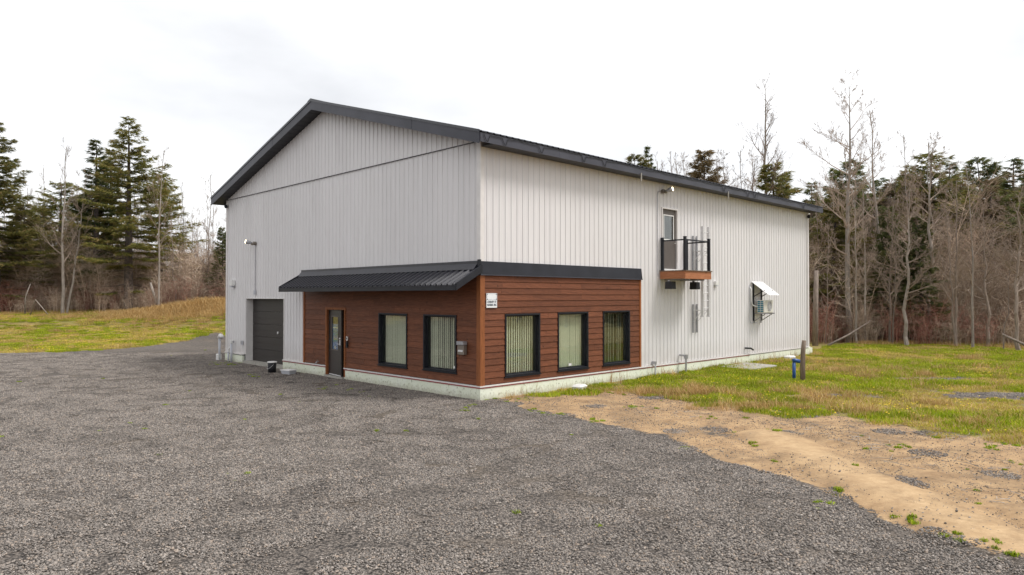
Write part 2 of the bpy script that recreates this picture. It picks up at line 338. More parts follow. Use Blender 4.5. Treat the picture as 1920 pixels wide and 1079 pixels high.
def masks(x, y):
    """gravel, sand, grass weights"""
    n1 = vn.fbm(x / 1.7, y / 1.7, 5) - .5; n2 = vn2.fbm(x / .45, y / .45, 4) - .5
    dr = side_dist(x, y, gravel_edge) + n1 * 1.1 + n2 * .5      # >0 : beyond the gravel, on the right
    dg = side_dist(x, y, grass_edge) + n1 * 1.6 + n2 * 1.2
    dl = side_dist(x, y, left_edge) + n1 * 2.2 + n2 * .8
    right = smooth(dr / .35 + .5)
    gR = smooth(dg / .8 + .4) * right
    gL = smooth(dl / .8 + .4) * (x < -4) + 0
    grass = np.maximum(gR, gL)
    grass = np.where((x > -8) & (y > 38), 1.0, grass)
    bl = (x - BX) * math.cos(BT) - (y - BY) * math.sin(BT)          # weeds at the foot of the side wall
    by_ = (x - BX) * math.sin(BT) + (y - BY) * math.cos(BT)
    foot = smooth((1.0 - np.abs(bl - .35 - n1)) / .6) * (by_ > .8) * (by_ < 21) * smooth((n2 + n1 + .12) / .2)
    grass = np.maximum(grass, .75 * foot)
    # worn gravelly patches in the meadow
    worn = .8 * blob(x, y, *pxg(1755, 712), 3.0, 1.0) + .75 * blob(x, y, *pxg(1870, 742), 2.6, .9) + .5 * blob(x, y, *pxg(1890, 690), 4, 1.2) + .8 * blob(x, y, *pxg(1560, 742), 1.2, .6)
    grass = grass * (1 - .9 * smooth((worn + n2 * .8 - .35) / .3))
    patch = smooth((n2 + n1 * .8 + .02 - .16) / .12)
    sandgrv = right * (1 - gR) * (.55 * smooth((blob(x, y, *pxg(1400, 815), 1.8, .7) + blob(x, y, *pxg(1740, 900), 1.3, .7) + .5 * blob(x, y, *pxg(1560, 800), 2.2, .6) + n1 * 1.3 + n2 * 2.2 - .35) / .5))
    gravel = np.clip((1 - right) + sandgrv, 0, 1)
    gravel = np.maximum(gravel, .8 * smooth((worn + n2 * .8 - .35) / .3))
    tr = np.abs(side_dist(x, y, track)); tk = np.exp(-(tr / .42) ** 2) * smooth((vn(x, y) + .3) / .4)
    gravel = gravel * (1 - tk)
    return gravel, grass, tk
def make_ground():
    fine = np.radians(np.arange(-46, 46.01, .3)); co = np.radians(np.arange(50, 311, 6.)); th = np.concatenate([fine, co])
    rr = [0.5]
    while rr[-1] < 650: rr.append(rr[-1] * (1.0125 if 5 < rr[-1] < 75 else 1.08))
    rr = np.array(rr); T, RR = np.meshgrid(th, rr); X = RR * np.sin(T); Y = RR * np.cos(T); Z = hgt(X, Y)
    n, k = T.shape; V = np.stack([X, Y, Z], -1).reshape(-1, 3)
    i = np.arange(n - 1)[:, None] * k; j = np.arange(k)[None]; j2 = (j + 1) % k
    Fq = np.stack([i + j, i + j2, i + k + j2, i + k + j], -1).reshape(-1, 4)[:, ::-1]
    me = np_mesh('ground', V, Fq, None, 4)
    g, s, t = masks(X.ravel(), Y.ravel())
    for nm, a in (('gravel', g), ('grass', s), ('track', t)):
        at = me.attributes.new(nm, 'FLOAT', 'POINT'); at.data.foreach_set('value', a.astype(np.float32))
    o = link_mesh('ground', me); tag(o, kind='structure')
    c = link_mesh('ground_fill', np_mesh('gf', [(0, 0, 0)] + [(0.5 * math.sin(a), .5 * math.cos(a), 0) for a in np.linspace(0, 2 * math.pi, 13)[:-1]], [(0, 1 + (q + 1) % 12, 1 + q) for q in range(12)], None)); tag(c, kind='structure'); c.location.z = float(hgt(0, 0.3))
    return o, c
def ground_mat():
    m, t, b, N, K = mat_new('yard_ground')
    g = N.new('ShaderNodeTexCoord'); P = g.outputs['Object']
    def at(nm): a = N.new('ShaderNodeAttribute'); a.attribute_name = nm; return a.outputs['Fac']
    def noise(s, d=5, r=.6): n = N.new('ShaderNodeTexNoise'); n.inputs['Scale'].default_value = s; n.inputs['Detail'].default_value = d; n.inputs['Roughness'].default_value = r; K.new(P, n.inputs['Vector']); return n.outputs['Fac']
    def ramp(f, st):
        r = N.new('ShaderNodeValToRGB'); el = r.color_ramp.elements; el[0].position = st[0][0]; el[0].color = (*st[0][1], 1); el[1].position = st[-1][0]; el[1].color = (*st[-1][1], 1)
        for p, c in st[1:-1]: x = el.new(p); x.color = (*c, 1)
        K.new(f, r.inputs[0]); return r.outputs[0]
    def mixc(f, a, c):
        x = N.new('ShaderNodeMix'); x.data_type = 'RGBA'; K.new(f, x.inputs['Factor'])
        for s, q in ((6, a), (7, c)):
            if isinstance(q, tuple): x.inputs[s].default_value = (*q, 1)
            else: K.new(q, x.inputs[s])
        return x.outputs[2]
    def mr(f, a, c, d=0, e_=1): x = N.new('ShaderNodeMapRange'); x.inputs['From Min'].default_value = a; x.inputs['From Max'].default_value = c; x.inputs['To Min'].default_value = d; x.inputs['To Max'].default_value = e_; K.new(f, x.inputs['Value']); return x.outputs[0]
    def math_(op, a, c):
        x = N.new('ShaderNodeMath'); x.operation = op
        for i_, q in enumerate((a, c)):
            if isinstance(q, (int, float)): x.inputs[i_].default_value = q
            else: K.new(q, x.inputs[i_])
        return x.outputs[0]
    vo = N.new('ShaderNodeTexVoronoi'); vo.inputs['Scale'].default_value = 36; K.new(P, vo.inputs['Vector'])
    sep = N.new('ShaderNodeSeparateColor'); K.new(vo.outputs['Color'], sep.inputs[0])
    stone = ramp(sep.outputs[0], [(0, (.05, .046, .044)), (.35, (.165, .146, .131)), (.7, (.265, .23, .20)), (.93, (.29, .245, .21)), (1, (.40, .35, .31))])
    edge = mr(vo.outputs['Distance'], .0, .75, 1.15, .35)
    sv = N.new('ShaderNodeVectorMath'); sv.operation = 'SCALE'; K.new(stone, sv.inputs[0]); K.new(edge, sv.inputs['Scale'])
    big = mr(noise(.22, 3), .35, .65, .86, 1.14)
    sv2 = N.new('ShaderNodeVectorMath'); sv2.operation = 'SCALE'; K.new(sv.outputs[0], sv2.inputs[0]); K.new(big, sv2.inputs['Scale'])
    gravelc = mixc(mr(noise(.6, 4), .5, .75, 0, .35), sv2.outputs[0], (.19, .145, .10))
    sand = ramp(noise(2.2, 8, .72), [(.28, (.22, .138, .075)), (.48, (.38, .25, .138)), (.72, (.52, .36, .20))])
    sand = mixc(mr(noise(45, 3, .7), .57, .68, 0, .6), sand, (.16, .12, .09))
    sand = mixc(mr(noise(.9, 6, .7), .46, .62, 0, .75), sand, ramp(noise(14, 5, .7), [(.3, (.13, .09, .055)), (.7, (.30, .205, .125))]))
    sand = mixc(math_('MULTIPLY', at('track'), mr(noise(3.5, 7, .75), .35, .6, .25, 1)), sand, ramp(noise(9, 5), [(.3, (.42, .285, .16)), (.7, (.56, .40, .235))]))
    litter = ramp(noise(1.3, 7, .7), [(.3, (.15, .16, .03)), (.5, (.26, .21, .07)), (.7, (.34, .24, .11))])
    litter = mixc(mr(noise(30, 3, .7), .5, .7, 0, .6), litter, (.10, .085, .045))
    jn = math_('MULTIPLY', math_('SUBTRACT', noise(11, 5, .7), .5), 1.4)
    fg = mr(math_('ADD', at('gravel'), jn), .42, .58)
    fs = mr(math_('ADD', at('grass'), jn), .40, .60)
    c1 = mixc(fg, sand, gravelc); c2 = mixc(fs, c1, litter)
    K.new(c2, b.inputs['Base Color']); b.inputs['Roughness'].default_value = .95; b.inputs['Specular IOR Level'].default_value = .15
    hh = math_('MULTIPLY', mr(vo.outputs['Distance'], 0, .8, 1, 0), fg)
    hh = math_('ADD', hh, math_('MULTIPLY', noise(30, 5, .7), .8))
    bp = N.new('ShaderNodeBump'); bp.inputs['Strength'].default_value = .8; bp.inputs['Distance'].default_value = .014; K.new(hh, bp.inputs['Height']); K.new(bp.outputs[0], b.inputs['Normal'])
    return m
ground, gfill = make_ground(); gm = ground_mat(); ground.data.materials.append(gm); gfill.data.materials.append(gm)
gfill.name = 'gravel_yard'

# ------------------------------------------------------------------ building
bld = empty('metal_building', (BX, BY, 0), BR, 'large pale grey ribbed metal building with dark gable roof and brown wood office corner', 'building')
def wall_plane(name, w0, w1, ztop, opens, axis, off, mat, depth=.22):
    """flat wall with openings; axis 'g' = gable (coordinate u to the left), 's' = side; off = inset"""
    mb = MB(); xs = sorted({w0, w1, *[a for o in opens for a in o[:2]]})
    if callable(ztop) and w0 < 0: pass
    brk = sorted(set(xs + ([W / 2] if axis == 'g' else [])))
    def P(w, d, z): return (-w, d, z) if axis == 'g' else (-d, w, z)
    for a, c in zip(brk[:-1], brk[1:]):
        m = (a + c) / 2; zs = [0.0]
        cut = sorted([(o[2], o[3]) for o in opens if o[0] <= m <= o[1]]); cur = -.1
        segs = []
        for z0, z1 in cut: segs.append((cur, z0, False)); cur = z1
        segs.append((cur, None, True))
        for z0, z1, last in segs:
            za, zc = (ztop(a), ztop(c)) if last else (z1, z1)
            if za <= z0 and zc <= z0: continue
            mb.hexa([P(a, off, z0), P(c, off, z0), P(c, off + depth, z0), P(a, off + depth, z0), P(a, off, za), P(c, off, zc), P(c, off + depth, zc), P(a, off + depth, za)])
    return mb.build(name, mat, bld)
SL = (8.86 - 6.5) / 8.135
def gtop(u): return F0 + H + SL * (W / 2 - abs(u - W / 2)) - .02
GD = (11.03, 14.28, -.3 + F0 - .1, 2.28 + F0)         # garage door opening
ED = (6.72, 7.84, -.30 + F0, 1.92 + F0)                # entry door opening
GW = [(3.21, 4.70, .25 + F0, 1.86 + F0), (.94, 2.42, .27 + F0, 1.86 + F0)]
SW = [(.87, 2.27, .17 + F0, 1.89 + F0), (3.04, 4.45, .17 + F0, 1.90 + F0), (5.19, 6.62, .18 + F0, 1.91 + F0)]
SD = (8.59, 9.52, 3.30 + F0, 5.47 + F0)
gwall = wall_plane('gable_wall', .02, W - .02, gtop, [GD, ED] + GW, 'g', .03, M['roomdark'])
swall = wall_plane('side_wall', .25, LEN, lambda v: F0 + H, SW + [SD], 's', .03, M['roomdark'])
wall_plane('rear_wall', 0, W, gtop, [], 'g', LEN - .25, M['trim'])
wall_plane('far_wall', .25, LEN - .25, lambda v: F0 + H, [], 's', W - .25, M['trim'])
MB().box(-W + .3, -.3, .3, LEN - .3, F0 - .1, F0 - .02).build('floor', M['conc'], bld)

# siding panels
PW = .9144; PITCH = PW / 4; RD = .021
def prof_points(w0, w1):
    """(w, depth) outward positive profile from w0 to w1"""
    pts = []; k0 = int(math.floor(w0 / PITCH)) - 1
    for k in range(k0, int(w1 / PITCH) + 2):
        c = k * PITCH
        pts += [(c - .020, 0), (c - .009, RD), (c + .009, RD), (c + .020, 0)]
        for q in (.073, .156): pts += [(c + q - .010, 0), (c + q - .004, .004), (c + q + .004, .004), (c + q + .010, 0)]
    pts.sort()
    def dep(w):
        for (a, da), (c, dc) in zip(pts[:-1], pts[1:]):
            if a <= w <= c: return da + (dc - da) * (w - a) / max(c - a, 1e-9)
        return 0
    return [(w0, dep(w0))] + [p for p in pts if w0 < p[0] < w1] + [(w1, dep(w1))], dep
def siding_panel(name, w0, w1, zb, zt, opens, axis, parent, proud=0.0):
    pts, dep = prof_points(w0, w1); mb = MB()
    extra = [a for o in opens for a in o[:2] if w0 < a < w1] + ([W / 2] if axis == 'g' and w0 < W / 2 < w1 else [])
    for a in extra: pts.append((a, dep(a)))
    pts.sort()
    def P(w, d, z): return (-w, -d, z) if axis == 'g' else (d, w, z)
    for (a, da), (c, dc) in zip(pts[:-1], pts[1:]):
        if c - a < 1e-6: continue
        m = (a + c) / 2; cur = zb; segs = []
        for z0, z1 in sorted([(o[2], o[3]) for o in opens if o[0] <= m <= o[1]]):
            if z0 > cur: segs.append((cur, z0, z0))
            cur = max(cur, z1)
        ta, tc = (zt(a), zt(c)) if callable(zt) else (zt, zt)
        if ta > cur or tc > cur: segs.append((cur, max(ta, cur), max(tc, cur)))
        for z0, za, zc in segs:
            q = [P(a, da + proud, z0), P(c, dc + proud, z0), P(c, dc + proud, zc), P(a, da + proud, za)]
            mb.add(q, [(0, 1, 2, 3)] if axis == 's' else [(3, 2, 1, 0)])
    if not mb.f: return None
    return mb.build(name, M['siding'], parent)
WOODG, WOODS, WZ = 9.48, 7.26, 2.95 + F0
wood_g = (-1, WOODG, -1, WZ + .2); wood_s = (-1, WOODS, -1, WZ + .2)
n = int(math.ceil(W / PW))
for i in range(n):
    a, c = i * PW, min((i + 1) * PW, W)
    siding_panel('siding_panel', a, c, F0, F0 + H, [GD, wood_g], 'g', gwall)
    siding_panel('siding_panel', a, c, F0 + H + .012, gtop, [], 'g', gwall, .03)
for i in range(int(math.ceil(LEN / PW))):
    a, c = i * PW, min((i + 1) * PW, LEN)
    siding_panel('siding_panel', a, c, F0, F0 + H, [SD, wood_s], 's', swall)
MB().box(-W - .01, 0, -.042, .02, F0 + H - .004, F0 + H + .012).build('seam_flashing', M['flash'], gwall)
# corner trims
t = MB(); t.box(-.11, .0, -.036, .002, WZ + .36, F0 + H); t.box(.0, .036, -.036, .10, WZ + .36, F0 + H); t.build('corner_trim', M['trim'], bld)
t = MB(); t.box(-W - .034, -W + .10, -.036, .12, F0, F0 + H); t.build('corner_trim', M['trim'], bld)
t = MB(); t.box(-.1, .036, LEN - .1, LEN + .034, F0, F0 + H); t.build('corner_trim', M['trim'], bld)
# base trim over the foundation
for q in ((-ED[0] + .02, .075, -.075, 0.0), (.02, .075, .001, LEN + .05), (-GD[0], -ED[1] - .05, -.075, .02), (-W - .06, -GD[1] - .25, -.075, .02)): MB().box(*q, F0 - .035, F0).build('base_trim', M['trim'], bld)
for q in ((-ED[0] + .02, .05, -.066, 0), (.03, .062, .001, 15), (-GD[0], -ED[1] - .05, -.066, 0)): MB().box(*q, F0 - .068, F0 - .036).build('red_membrane', M['red'], bld)
# foundation, in blocks with joints
def fblock(x0, x1, y0, y1, zt=F0 - .07): MB().box(x0, x1, y0, y1, -.5, zt).build('foundation', M['found'], bld)
def frun_g(u0, u1, seg=2.44):
    k = u0
    while k < u1 - .05:
        e_ = min(k + seg, u1); fblock(-e_ + .004, -k, -.05 + random.uniform(-.003, .003), .25); k = e_
frun_g(-.048, ED[0] - .02); frun_g(ED[1] + .07, GD[0] + .0); frun_g(GD[1] + .28, W + .05)
k = .25
while k < LEN + .2:
    e_ = min(k + 2.44, LEN + .35); fblock(-.25, .05 + random.uniform(-.003, .003), k, e_ - .004); k = e_
MB().box(-W + .0, -.3, LEN - .3, LEN + .05, -.5, F0 - .07).build('foundation', M['found'], bld)
MB().box(-W - .05, -W + .28, .3, LEN, -.5, F0 - .07).build('foundation', M['found'], bld)
MB().box(-GD[1] - .27, -GD[0] + .01, -.04, .30, -.5, .12).build('door_sill', M['conc'], bld)
MB().box(-ED[1] - .06, -ED[0] + .01, -.12, .2, -.4, .065).build('door_step', M['conc'], bld)

# main roof
roof_par = None
OH_E, OH_R = .50, .48
def roofz(x_local_from_left):  # height of roof underside at u
    return 0
def build_roof():
    global roof_par
    y0, y1 = -OH_R, LEN + OH_R
    ztip = F0 + H - .02
    def uz(u): return F0 + H + SL * (W / 2 - abs(u - W / 2))      # soffit line
    T = .25
    mb = MB()
    for s in (0, 1):
        ua, ub = (-OH_E, W / 2) if s == 0 else (W / 2, W + OH_E)
        mb.hexa([(-ua, y0 + .02, uz(ua) + .02), (-ub, y0 + .02, uz(ub) + .02), (-ub, y1 - .02, uz(ub) + .02), (-ua, y1 - .02, uz(ua) + .02),
                 (-ua, y0 + .02, uz(ua) + T), (-ub, y0 + .02, uz(ub) + T), (-ub, y1 - .02, uz(ub) + T), (-ua, y1 - .02, uz(ua) + T)])
    roof_par = mb.build('roof', M['roofm'], bld)
    # ribbed steel sheets
    k = y0 - .03
    while k < y1:
        e_ = min(k + PW, y1 + .03)
        for s in (0, 1):
            ua, ub = (-OH_E - .05, W / 2) if s == 0 else (W + OH_E + .05, W / 2)
            m2 = MB(); ys = []
            q = k
            while q < e_ - .01:
                ys += [(q, 0), (q + .02, .028), (q + .05, .028), (q + .07, 0)]; q += PITCH
            ys.append((e_, 0))
            for (a, da), (c, dc) in zip(ys[:-1], ys[1:]):
                v4 = [(-ua, a, uz(ua) + T + .01 + da), (-ua, c, uz(ua) + T + .01 + dc), (-ub, c, uz(ub) + T + .01 + dc), (-ub, a, uz(ub) + T + .01 + da)]
                v4 += [(p[0], p[1], p[2] - .006) for p in v4]
                m2.add(v4, [(0, 1, 2, 3) if s else (3, 2, 1, 0), (4, 5, 6, 7), (0, 1, 5, 4)])
            m2.build('roof_sheet', M['roofm'], roof_par)
        k = e_
    # soffits: boards under the rake and the eaves
    for s in (0, 1):
        ua, ub = (-OH_E, W / 2) if s == 0 else (W / 2, W + OH_E)
        m2 = MB(); nn = 28
        for i in range(nn):
            a = ua + (ub - ua) * i / nn; c = ua + (ub - ua) * (i + 1) / nn - .015
            m2.hexa([(-a, y0 + .01, uz(a) - .01), (-c, y0 + .01, uz(c) - .01), (-c, .0, uz(c) - .01), (-a, .0, uz(a) - .01),
                     (-a, y0 + .01, uz(a) + .015), (-c, y0 + .01, uz(c) + .015), (-c, .0, uz(c) + .015), (-a, .0, uz(a) + .015)])
        m2.build('soffit', M['soffit'], roof_par)
    for xx in ((.04, OH_E), (-W - OH_E, -W - .04)):
        m2 = MB(); k = .002
        while k < LEN:
            m2.box(xx[0], xx[1], k, min(k + .39, LEN), F0 + H - .15, F0 + H - .13); k += .40
        m2.build('soffit', M['soffit'], roof_par)
    # rake fascia (two slopes), in lengths, and drip edge
    for s in (0, 1):
        ua, ub = (-OH_E, W / 2) if s == 0 else (W / 2, W + OH_E)
        for i in range(3):
            a = ua + (ub - ua) * i / 3; c = ua + (ub - ua) * (i + 1) / 3; pr = .004 * (i % 2)
            for nm, zo, z1, dd in (('rake_fascia', -.06, .22, .0), ('rake_trim', .222, .30, .02)):
                yy0, yy1 = y0 - .025 - dd - pr, y0 + .0
                m2 = MB().hexa([(-a, yy0, uz(a) + zo), (-c, yy0, uz(c) + zo), (-c, yy1, uz(c) + zo), (-a, yy1, uz(a) + zo), (-a, yy0, uz(a) + z1), (-c, yy0, uz(c) + z1), (-c, yy1, uz(c) + z1), (-a, yy1, uz(a) + z1)])
                m2.build(nm, M['fascia'] if nm == 'rake_fascia' else M['roofm'], roof_par)
    # eave fascia lengths
    for sx in (1, -1):
        x0 = OH_E if sx > 0 else -W - OH_E
        k = y0
        i = 0
        while k < y1 - .1:
            e_ = min(k + 3.05, y1)
            zb, zt = F0 + H - .155, F0 + H - SL * OH_E + .225
            MB().box(x0, x0 + sx * (.025 + .003 * (i % 2)), k, e_, zb, zt).build('eave_fascia', M['fascia'], roof_par); k = e_; i += 1
    MB().hexa([(-W / 2 - .22, y0 - .05, uz(W / 2) + T - .0), (-W / 2 + .22, y0 - .05, uz(W / 2) + T - .0), (-W / 2 + .22, y1 + .05, uz(W / 2) + T - .0), (-W / 2 - .22, y1 + .05, uz(W / 2) + T - .0),
               (-W / 2 - .02, y0 - .05, uz(W / 2) + T + .07), (-W / 2 + .02, y0 - .05, uz(W / 2) + T + .07), (-W / 2 + .02, y1 + .05, uz(W / 2) + T + .07), (-W / 2 - .02, y1 + .05, uz(W / 2) + T + .07)]).build('ridge_cap', M['roofm'], roof_par)
    # heating cable along the eave with hanging loops
    zt = F0 + H - SL * OH_E + .20
    pts = []; y = y0 + .1; x = OH_E + .045
    rl = random.Random(4)
    while y < y1 - .2:
        pts.append((x, y, zt + rl.uniform(-.02, .015)))
        if rl.random() < .16:
            pts += [(x + .005, y + .08, zt - .16), (x + .005, y + .14, zt - .19), (x, y + .22, zt - .02)]; y += .3
        y += rl.uniform(.25, .5)
    MB().tube(pts, .009, 4).build('heating_cable', M['cable'], roof_par)
    for v in (6.55, 12.3):
        MB().box(OH_E + .03, OH_E + .06, v, v + .035, F0 + H - .38, F0 + H - .1).build('wood_peg', M['conc'], roof_par)
build_roof()

# wood cladding: planks row by row, each plank one object
def planks(axis, w_end, opens, rows=17):
    zb, zt = F0 + .015, WZ; rh = (zt - zb) / rows; rl = random.Random(21 if axis == 'g' else 22)
    par = gwall if axis == 'g' else swall
    def P(w, d, z): return (-w, -d, z) if axis == 'g' else (d, w, z)
    for r in range(rows):
        z0, z1 = zb + r * rh, zb + (r + 1) * rh
        cuts = [.10]; w = .1 + rl.uniform(.6, 2.6)
        while w < w_end - .5: cuts.append(w); w += rl.uniform(1.5, 3.4)
        cuts.append(w_end - .085)
        for a, c in zip(cuts[:-1], cuts[1:]):
            br = sorted({a, c, *[q for o in opens for q in o[:2] if a < q < c]})
            mb = MB()
            def flush():
                nonlocal mb
                if mb.f: mb.build('plank', M['plank'], par)
                mb = MB()
            pr = rl.uniform(0, .004)
            for p, q in zip(br[:-1], br[1:]):
                m = (p + q) / 2; lo, hi = z0, z1
                for o in opens:
                    if o[0] < m < o[1] and o[2] < hi and o[3] > lo:
                        if o[2] <= lo and o[3] >= hi: hi = lo
                        elif o[2] > lo: hi = o[2]
                        else: lo = o[3]
                if hi - lo < .004: flush(); continue
                g = .0025 if q == c else 0
                def dd(z): return .034 - .019 * (z - z0) / rh + pr
                mb.hexa([P(p, dd(lo), lo), P(q - g, dd(lo), lo), P(q - g, -.02, lo), P(p, -.02, lo), P(p, dd(hi), hi), P(q - g, dd(hi), hi), P(q - g, -.02, hi), P(p, -.02, hi)])
            flush()
planks('g', WOODG, GW + [(ED[0] - .09, ED[1] + .09, -1, ED[3] + .09)])
planks('s', WOODS, SW)
t = MB(); t.box(-.10, .055, -.055, .001, F0, WZ + .01); t.box(.001, .055, .001, .105, F0, WZ + .01); t.build('corner_board', M['cornerwood'], bld)
MB().box(-WOODG, -WOODG + .085, -.052, .0, F0, WZ).build('end_board', M['cornerwood'], bld)
MB().box(0, .052, WOODS - .085, WOODS, F0, WZ).build('end_board', M['cornerwood'], bld)
# door casing
t = MB(); t.box(-ED[1] - .085, -ED[1], -.05, .12, .07, ED[3] + .085); t.box(-ED[0], -ED[0] + .085, -.05, .12, .07, ED[3] + .085); t.box(-ED[1], -ED[0], -.05, .12, ED[3], ED[3] + .085)
t.build('door_casing', M['cornerwood'], bld)
# black flashing band above the side cladding
t = MB(); t.hexa([(-.02, -.075, WZ + .012), (.085, -.075, WZ + .012), (.085, WOODS + .02, WZ + .012), (-.02, WOODS + .02, WZ + .012), (-.02, -.055, WZ + .36), (.045, -.055, WZ + .36), (.045, WOODS + .02, WZ + .36), (-.02, WOODS + .02, WZ + .36)])
t.build('cap_flashing', M['flash'], bld)
MB().box(.0, .097, -.08, WOODS + .025, WZ - .018, WZ + .010).build('drip_edge', M['fascia'], bld)

# windows
def window(axis, o, blinds, seed, sticker=None):
    w0, w1, z0, z1 = o; rl = random.Random(seed)
    def bx(mb, a, c, d0, d1, y0, y1):   # d outward positive
        if axis == 'g': mb.box(-c, -a, -d1, -d0, y0, y1)
        else: mb.box(d0, d1, a, c, y0, y1)
    f = MB(); fw = .046
    bx(f, w0, w0 + fw, -.12, .055, z0, z1); bx(f, w1 - fw, w1, -.12, .055, z0, z1); bx(f, w0 + fw, w1 - fw, -.12, .055, z1 - fw, z1); bx(f, w0 + fw, w1 - fw, -.12, .055, z0, z0 + fw)
    fr = f.build('window', M['black'], bld, bevel=.004)
    s = MB(); a, c, y0, y1 = w0 + fw, w1 - fw, z0 + fw, z1 - fw; sw = .03
    bx(s, a, a + sw, -.10, -.045, y0, y1); bx(s, c - sw, c, -.10, -.045, y0, y1); bx(s, a + sw, c - sw, -.10, -.045, y1 - sw, y1); bx(s, a + sw, c - sw, -.10, -.045, y0, y0 + sw)
    s.build('window_sash', M['black'], fr)
    l = MB(); bx(l, w0 - .03, w1 + .03, .0, .07, z0 - .03, z0 - .001); l.build('window_sill', M['black'], fr)
    g = MB(); bx(g, a + sw - .005, c - sw + .005, -.078, -.070, y0 + sw - .005, y1 - sw + .005); g.build('pane', M['glass'], fr)
    a += sw; c -= sw
    b = MB(); nsl = int((c - a) / .089)
    for i in range(nsl + 1):
        x = a + .04 + i * .089 + rl.uniform(-.004, .004)
        if x > c: break
        if blinds == 'closed': ang = R(rl.uniform(2, 9)); wid = .1
        elif blinds == 'half': ang = R(rl.uniform(14, 24)); wid = .089
        else: ang = R(rl.uniform(29, 36)); wid = .089
        if blinds == 'mixed':
            ang = R(rl.uniform(2, 8)) if i > nsl * .75 else R(rl.uniform(8, 30)); wid = .089
        dx, dy = math.cos(ang) * wid / 2, math.sin(ang) * wid / 2
        def Q(w, d, z): return (-w, -d, z) if axis == 'g' else (d, w, z)
        D = -.17
        sg = -1
        b.add([Q(x - dx, D - sg * dy, y0 + .03), Q(x + dx, D + sg * dy, y0 + .03), Q(x + dx, D + sg * dy, y1), Q(x - dx, D - sg * dy, y1)], [(0, 1, 2, 3)])
    b.build('vertical_blind', M['blind'], fr)
    if sticker:
        k = MB(); bx(k, sticker[0], sticker[0] + .13, -.069, -.066, y0 + sw + .03, y0 + sw + .10); k.build('sticker', M['white'], fr)
window('g', GW[0], 'closed', 1); window('g', GW[1], 'mixed', 2, (1.06,))
window('s', SW[0], 'half', 3); window('s', SW[1], 'closed', 4, (3.65,)); window('s', SW[2], 'open', 5)
# an office partition so the rooms end a few metres in
MB().box(-9.6, -.3, 5.2, 5.3, F0, 3.6).build('partition', M['roomdark'], bld)
MB().box(-9.6, -.3, .3, 5.2, 3.3, 3.36).build('office_ceiling', M['roomdark'], bld)

# entry door, ajar: hinged at its left jamb
dh = empty('entry_door', (-ED[1] + .03, .09, 0), 0); dh.parent = bld; dh.rotation_euler.z = R(-9)
dw = ED[1] - ED[0] - .07; z0, z1 = .085, ED[3] - .015
t = MB(); gx0, gx1, gz0, gz1 = .22, dw - .24, .95, z1 - .22
t.box(0, gx0, -.045, 0, z0, z1); t.box(gx1, dw, -.045, 0, z0, z1); t.box(gx0, gx1, -.045, 0, z0, gz0); t.box(gx0, gx1, -.045, 0, gz1, z1); dslab = t.build('door_slab', M['doordark'], dh)
t = MB()
for a in ((gx0 - .03, gx0 + .01, gz0 - .03, gz1 + .03), (gx1 - .01, gx1 + .03, gz0 - .03, gz1 + .03), (gx0 + .01, gx1 - .01, gz0 - .03, gz0 + .01), (gx0 + .01, gx1 - .01, gz1 - .01, gz1 + .03)): t.box(a[0], a[1], -.055, .008, a[2], a[3])
t.build('glass_trim', M['doorbrown'], dh)
MB().box(gx0 + .001, gx1 - .001, -.028, -.022, gz0 + .001, gz1 - .001).build('pane', M['glass'], dh)
MB().box(gx0 + .01, gx1 - .012, -.016, -.012, gz0 + .01, gz0 + .87).build('blue_panel', M['bluepanel'], dh)  # flat blue panel set behind the lower part of the door glass
MB().box(gx0 + .05, gx1 - .06, -.0185, -.0165, gz0 + .72, gz0 + .76).build('pale_strip', M['signw'], dh)  # narrow pale strip across the upper part of the blue panel
MB().box(gx0 + .20, gx0 + .29, -.0215, -.0195, gz0 + .03, gz0 + .12).build('sticker', M['white'], dh)
t = MB(); t.box(dw - .10, dw - .04, -.062, -.046, 1.12, 1.30); t.tube([(dw - .07, -.06, 1.16), (dw - .07, -.10, 1.16), (dw - .20, -.105, 1.16)], .011, 8)
t.tube([(dw - .07, -.046, 1.35), (dw - .07, -.075, 1.35)], .03, 12); t.build('door_handle', M['alu'], dh)
MB().box(0.0, dw, -.052, -.046, z0, z0 + .03).build('kick_strip', M['alu'], dh)
t = MB(); [t.tube([(-.008, -.03, z), (-.008, -.03, z + .11)], .012, 8) for z in (.35, 1.15, 1.95)]; t.build('hinge', M['alu'], dh)
# dark entry behind the ajar door
MB().box(-ED[1] - .2, -ED[0] + .2, 2.2, 2.25, 0, 2.8).build('vestibule_wall', M['roomdark'], bld)

# garage door
gd = MB(); gx = GD; jd = .26
gdo = empty('garage_door', (0, 0, 0)); gdo.parent = bld
zb, zt = .12, GD[3]; ns = 5
for i in range(ns):
    a = zb + (zt - zb) * i / ns; c = zb + (zt - zb) * (i + 1) / ns - .008
    m2 = MB()
    m2.box(-GD[1], -GD[0], jd, jd + .04, a, (a + c) / 2 - .004); m2.box(-GD[1], -GD[0], jd, jd + .04, (a + c) / 2 + .004, c); m2.box(-GD[1], -GD[0], jd + .008, jd + .035, (a + c) / 2 - .004, (a + c) / 2 + .004)
    m2.build('door_section', M['garage'], gdo)
MB().lathe([(.0, 0), (.05, 0), (.05, .02), (.03, .03), (.0, .03)], 12).build('door_lock', M['white'], gdo).matrix_local = Matrix.Translation((-12.05, jd - .001, 1.33)) @ Matrix.Rotation(R(90), 4, 'X')
t = MB(); t.box(-GD[1] - .02, -GD[1] + .002, -.032, jd, .125, GD[3] + .02); t.box(-GD[0] - .002, -GD[0] + .02, -.032, jd, .125, GD[3] + .02); t.box(-GD[1] + .002, -GD[0] - .002, -.034, jd, GD[3], GD[3] + .022)
t.build('garage_door_frame', M['trim'], bld)
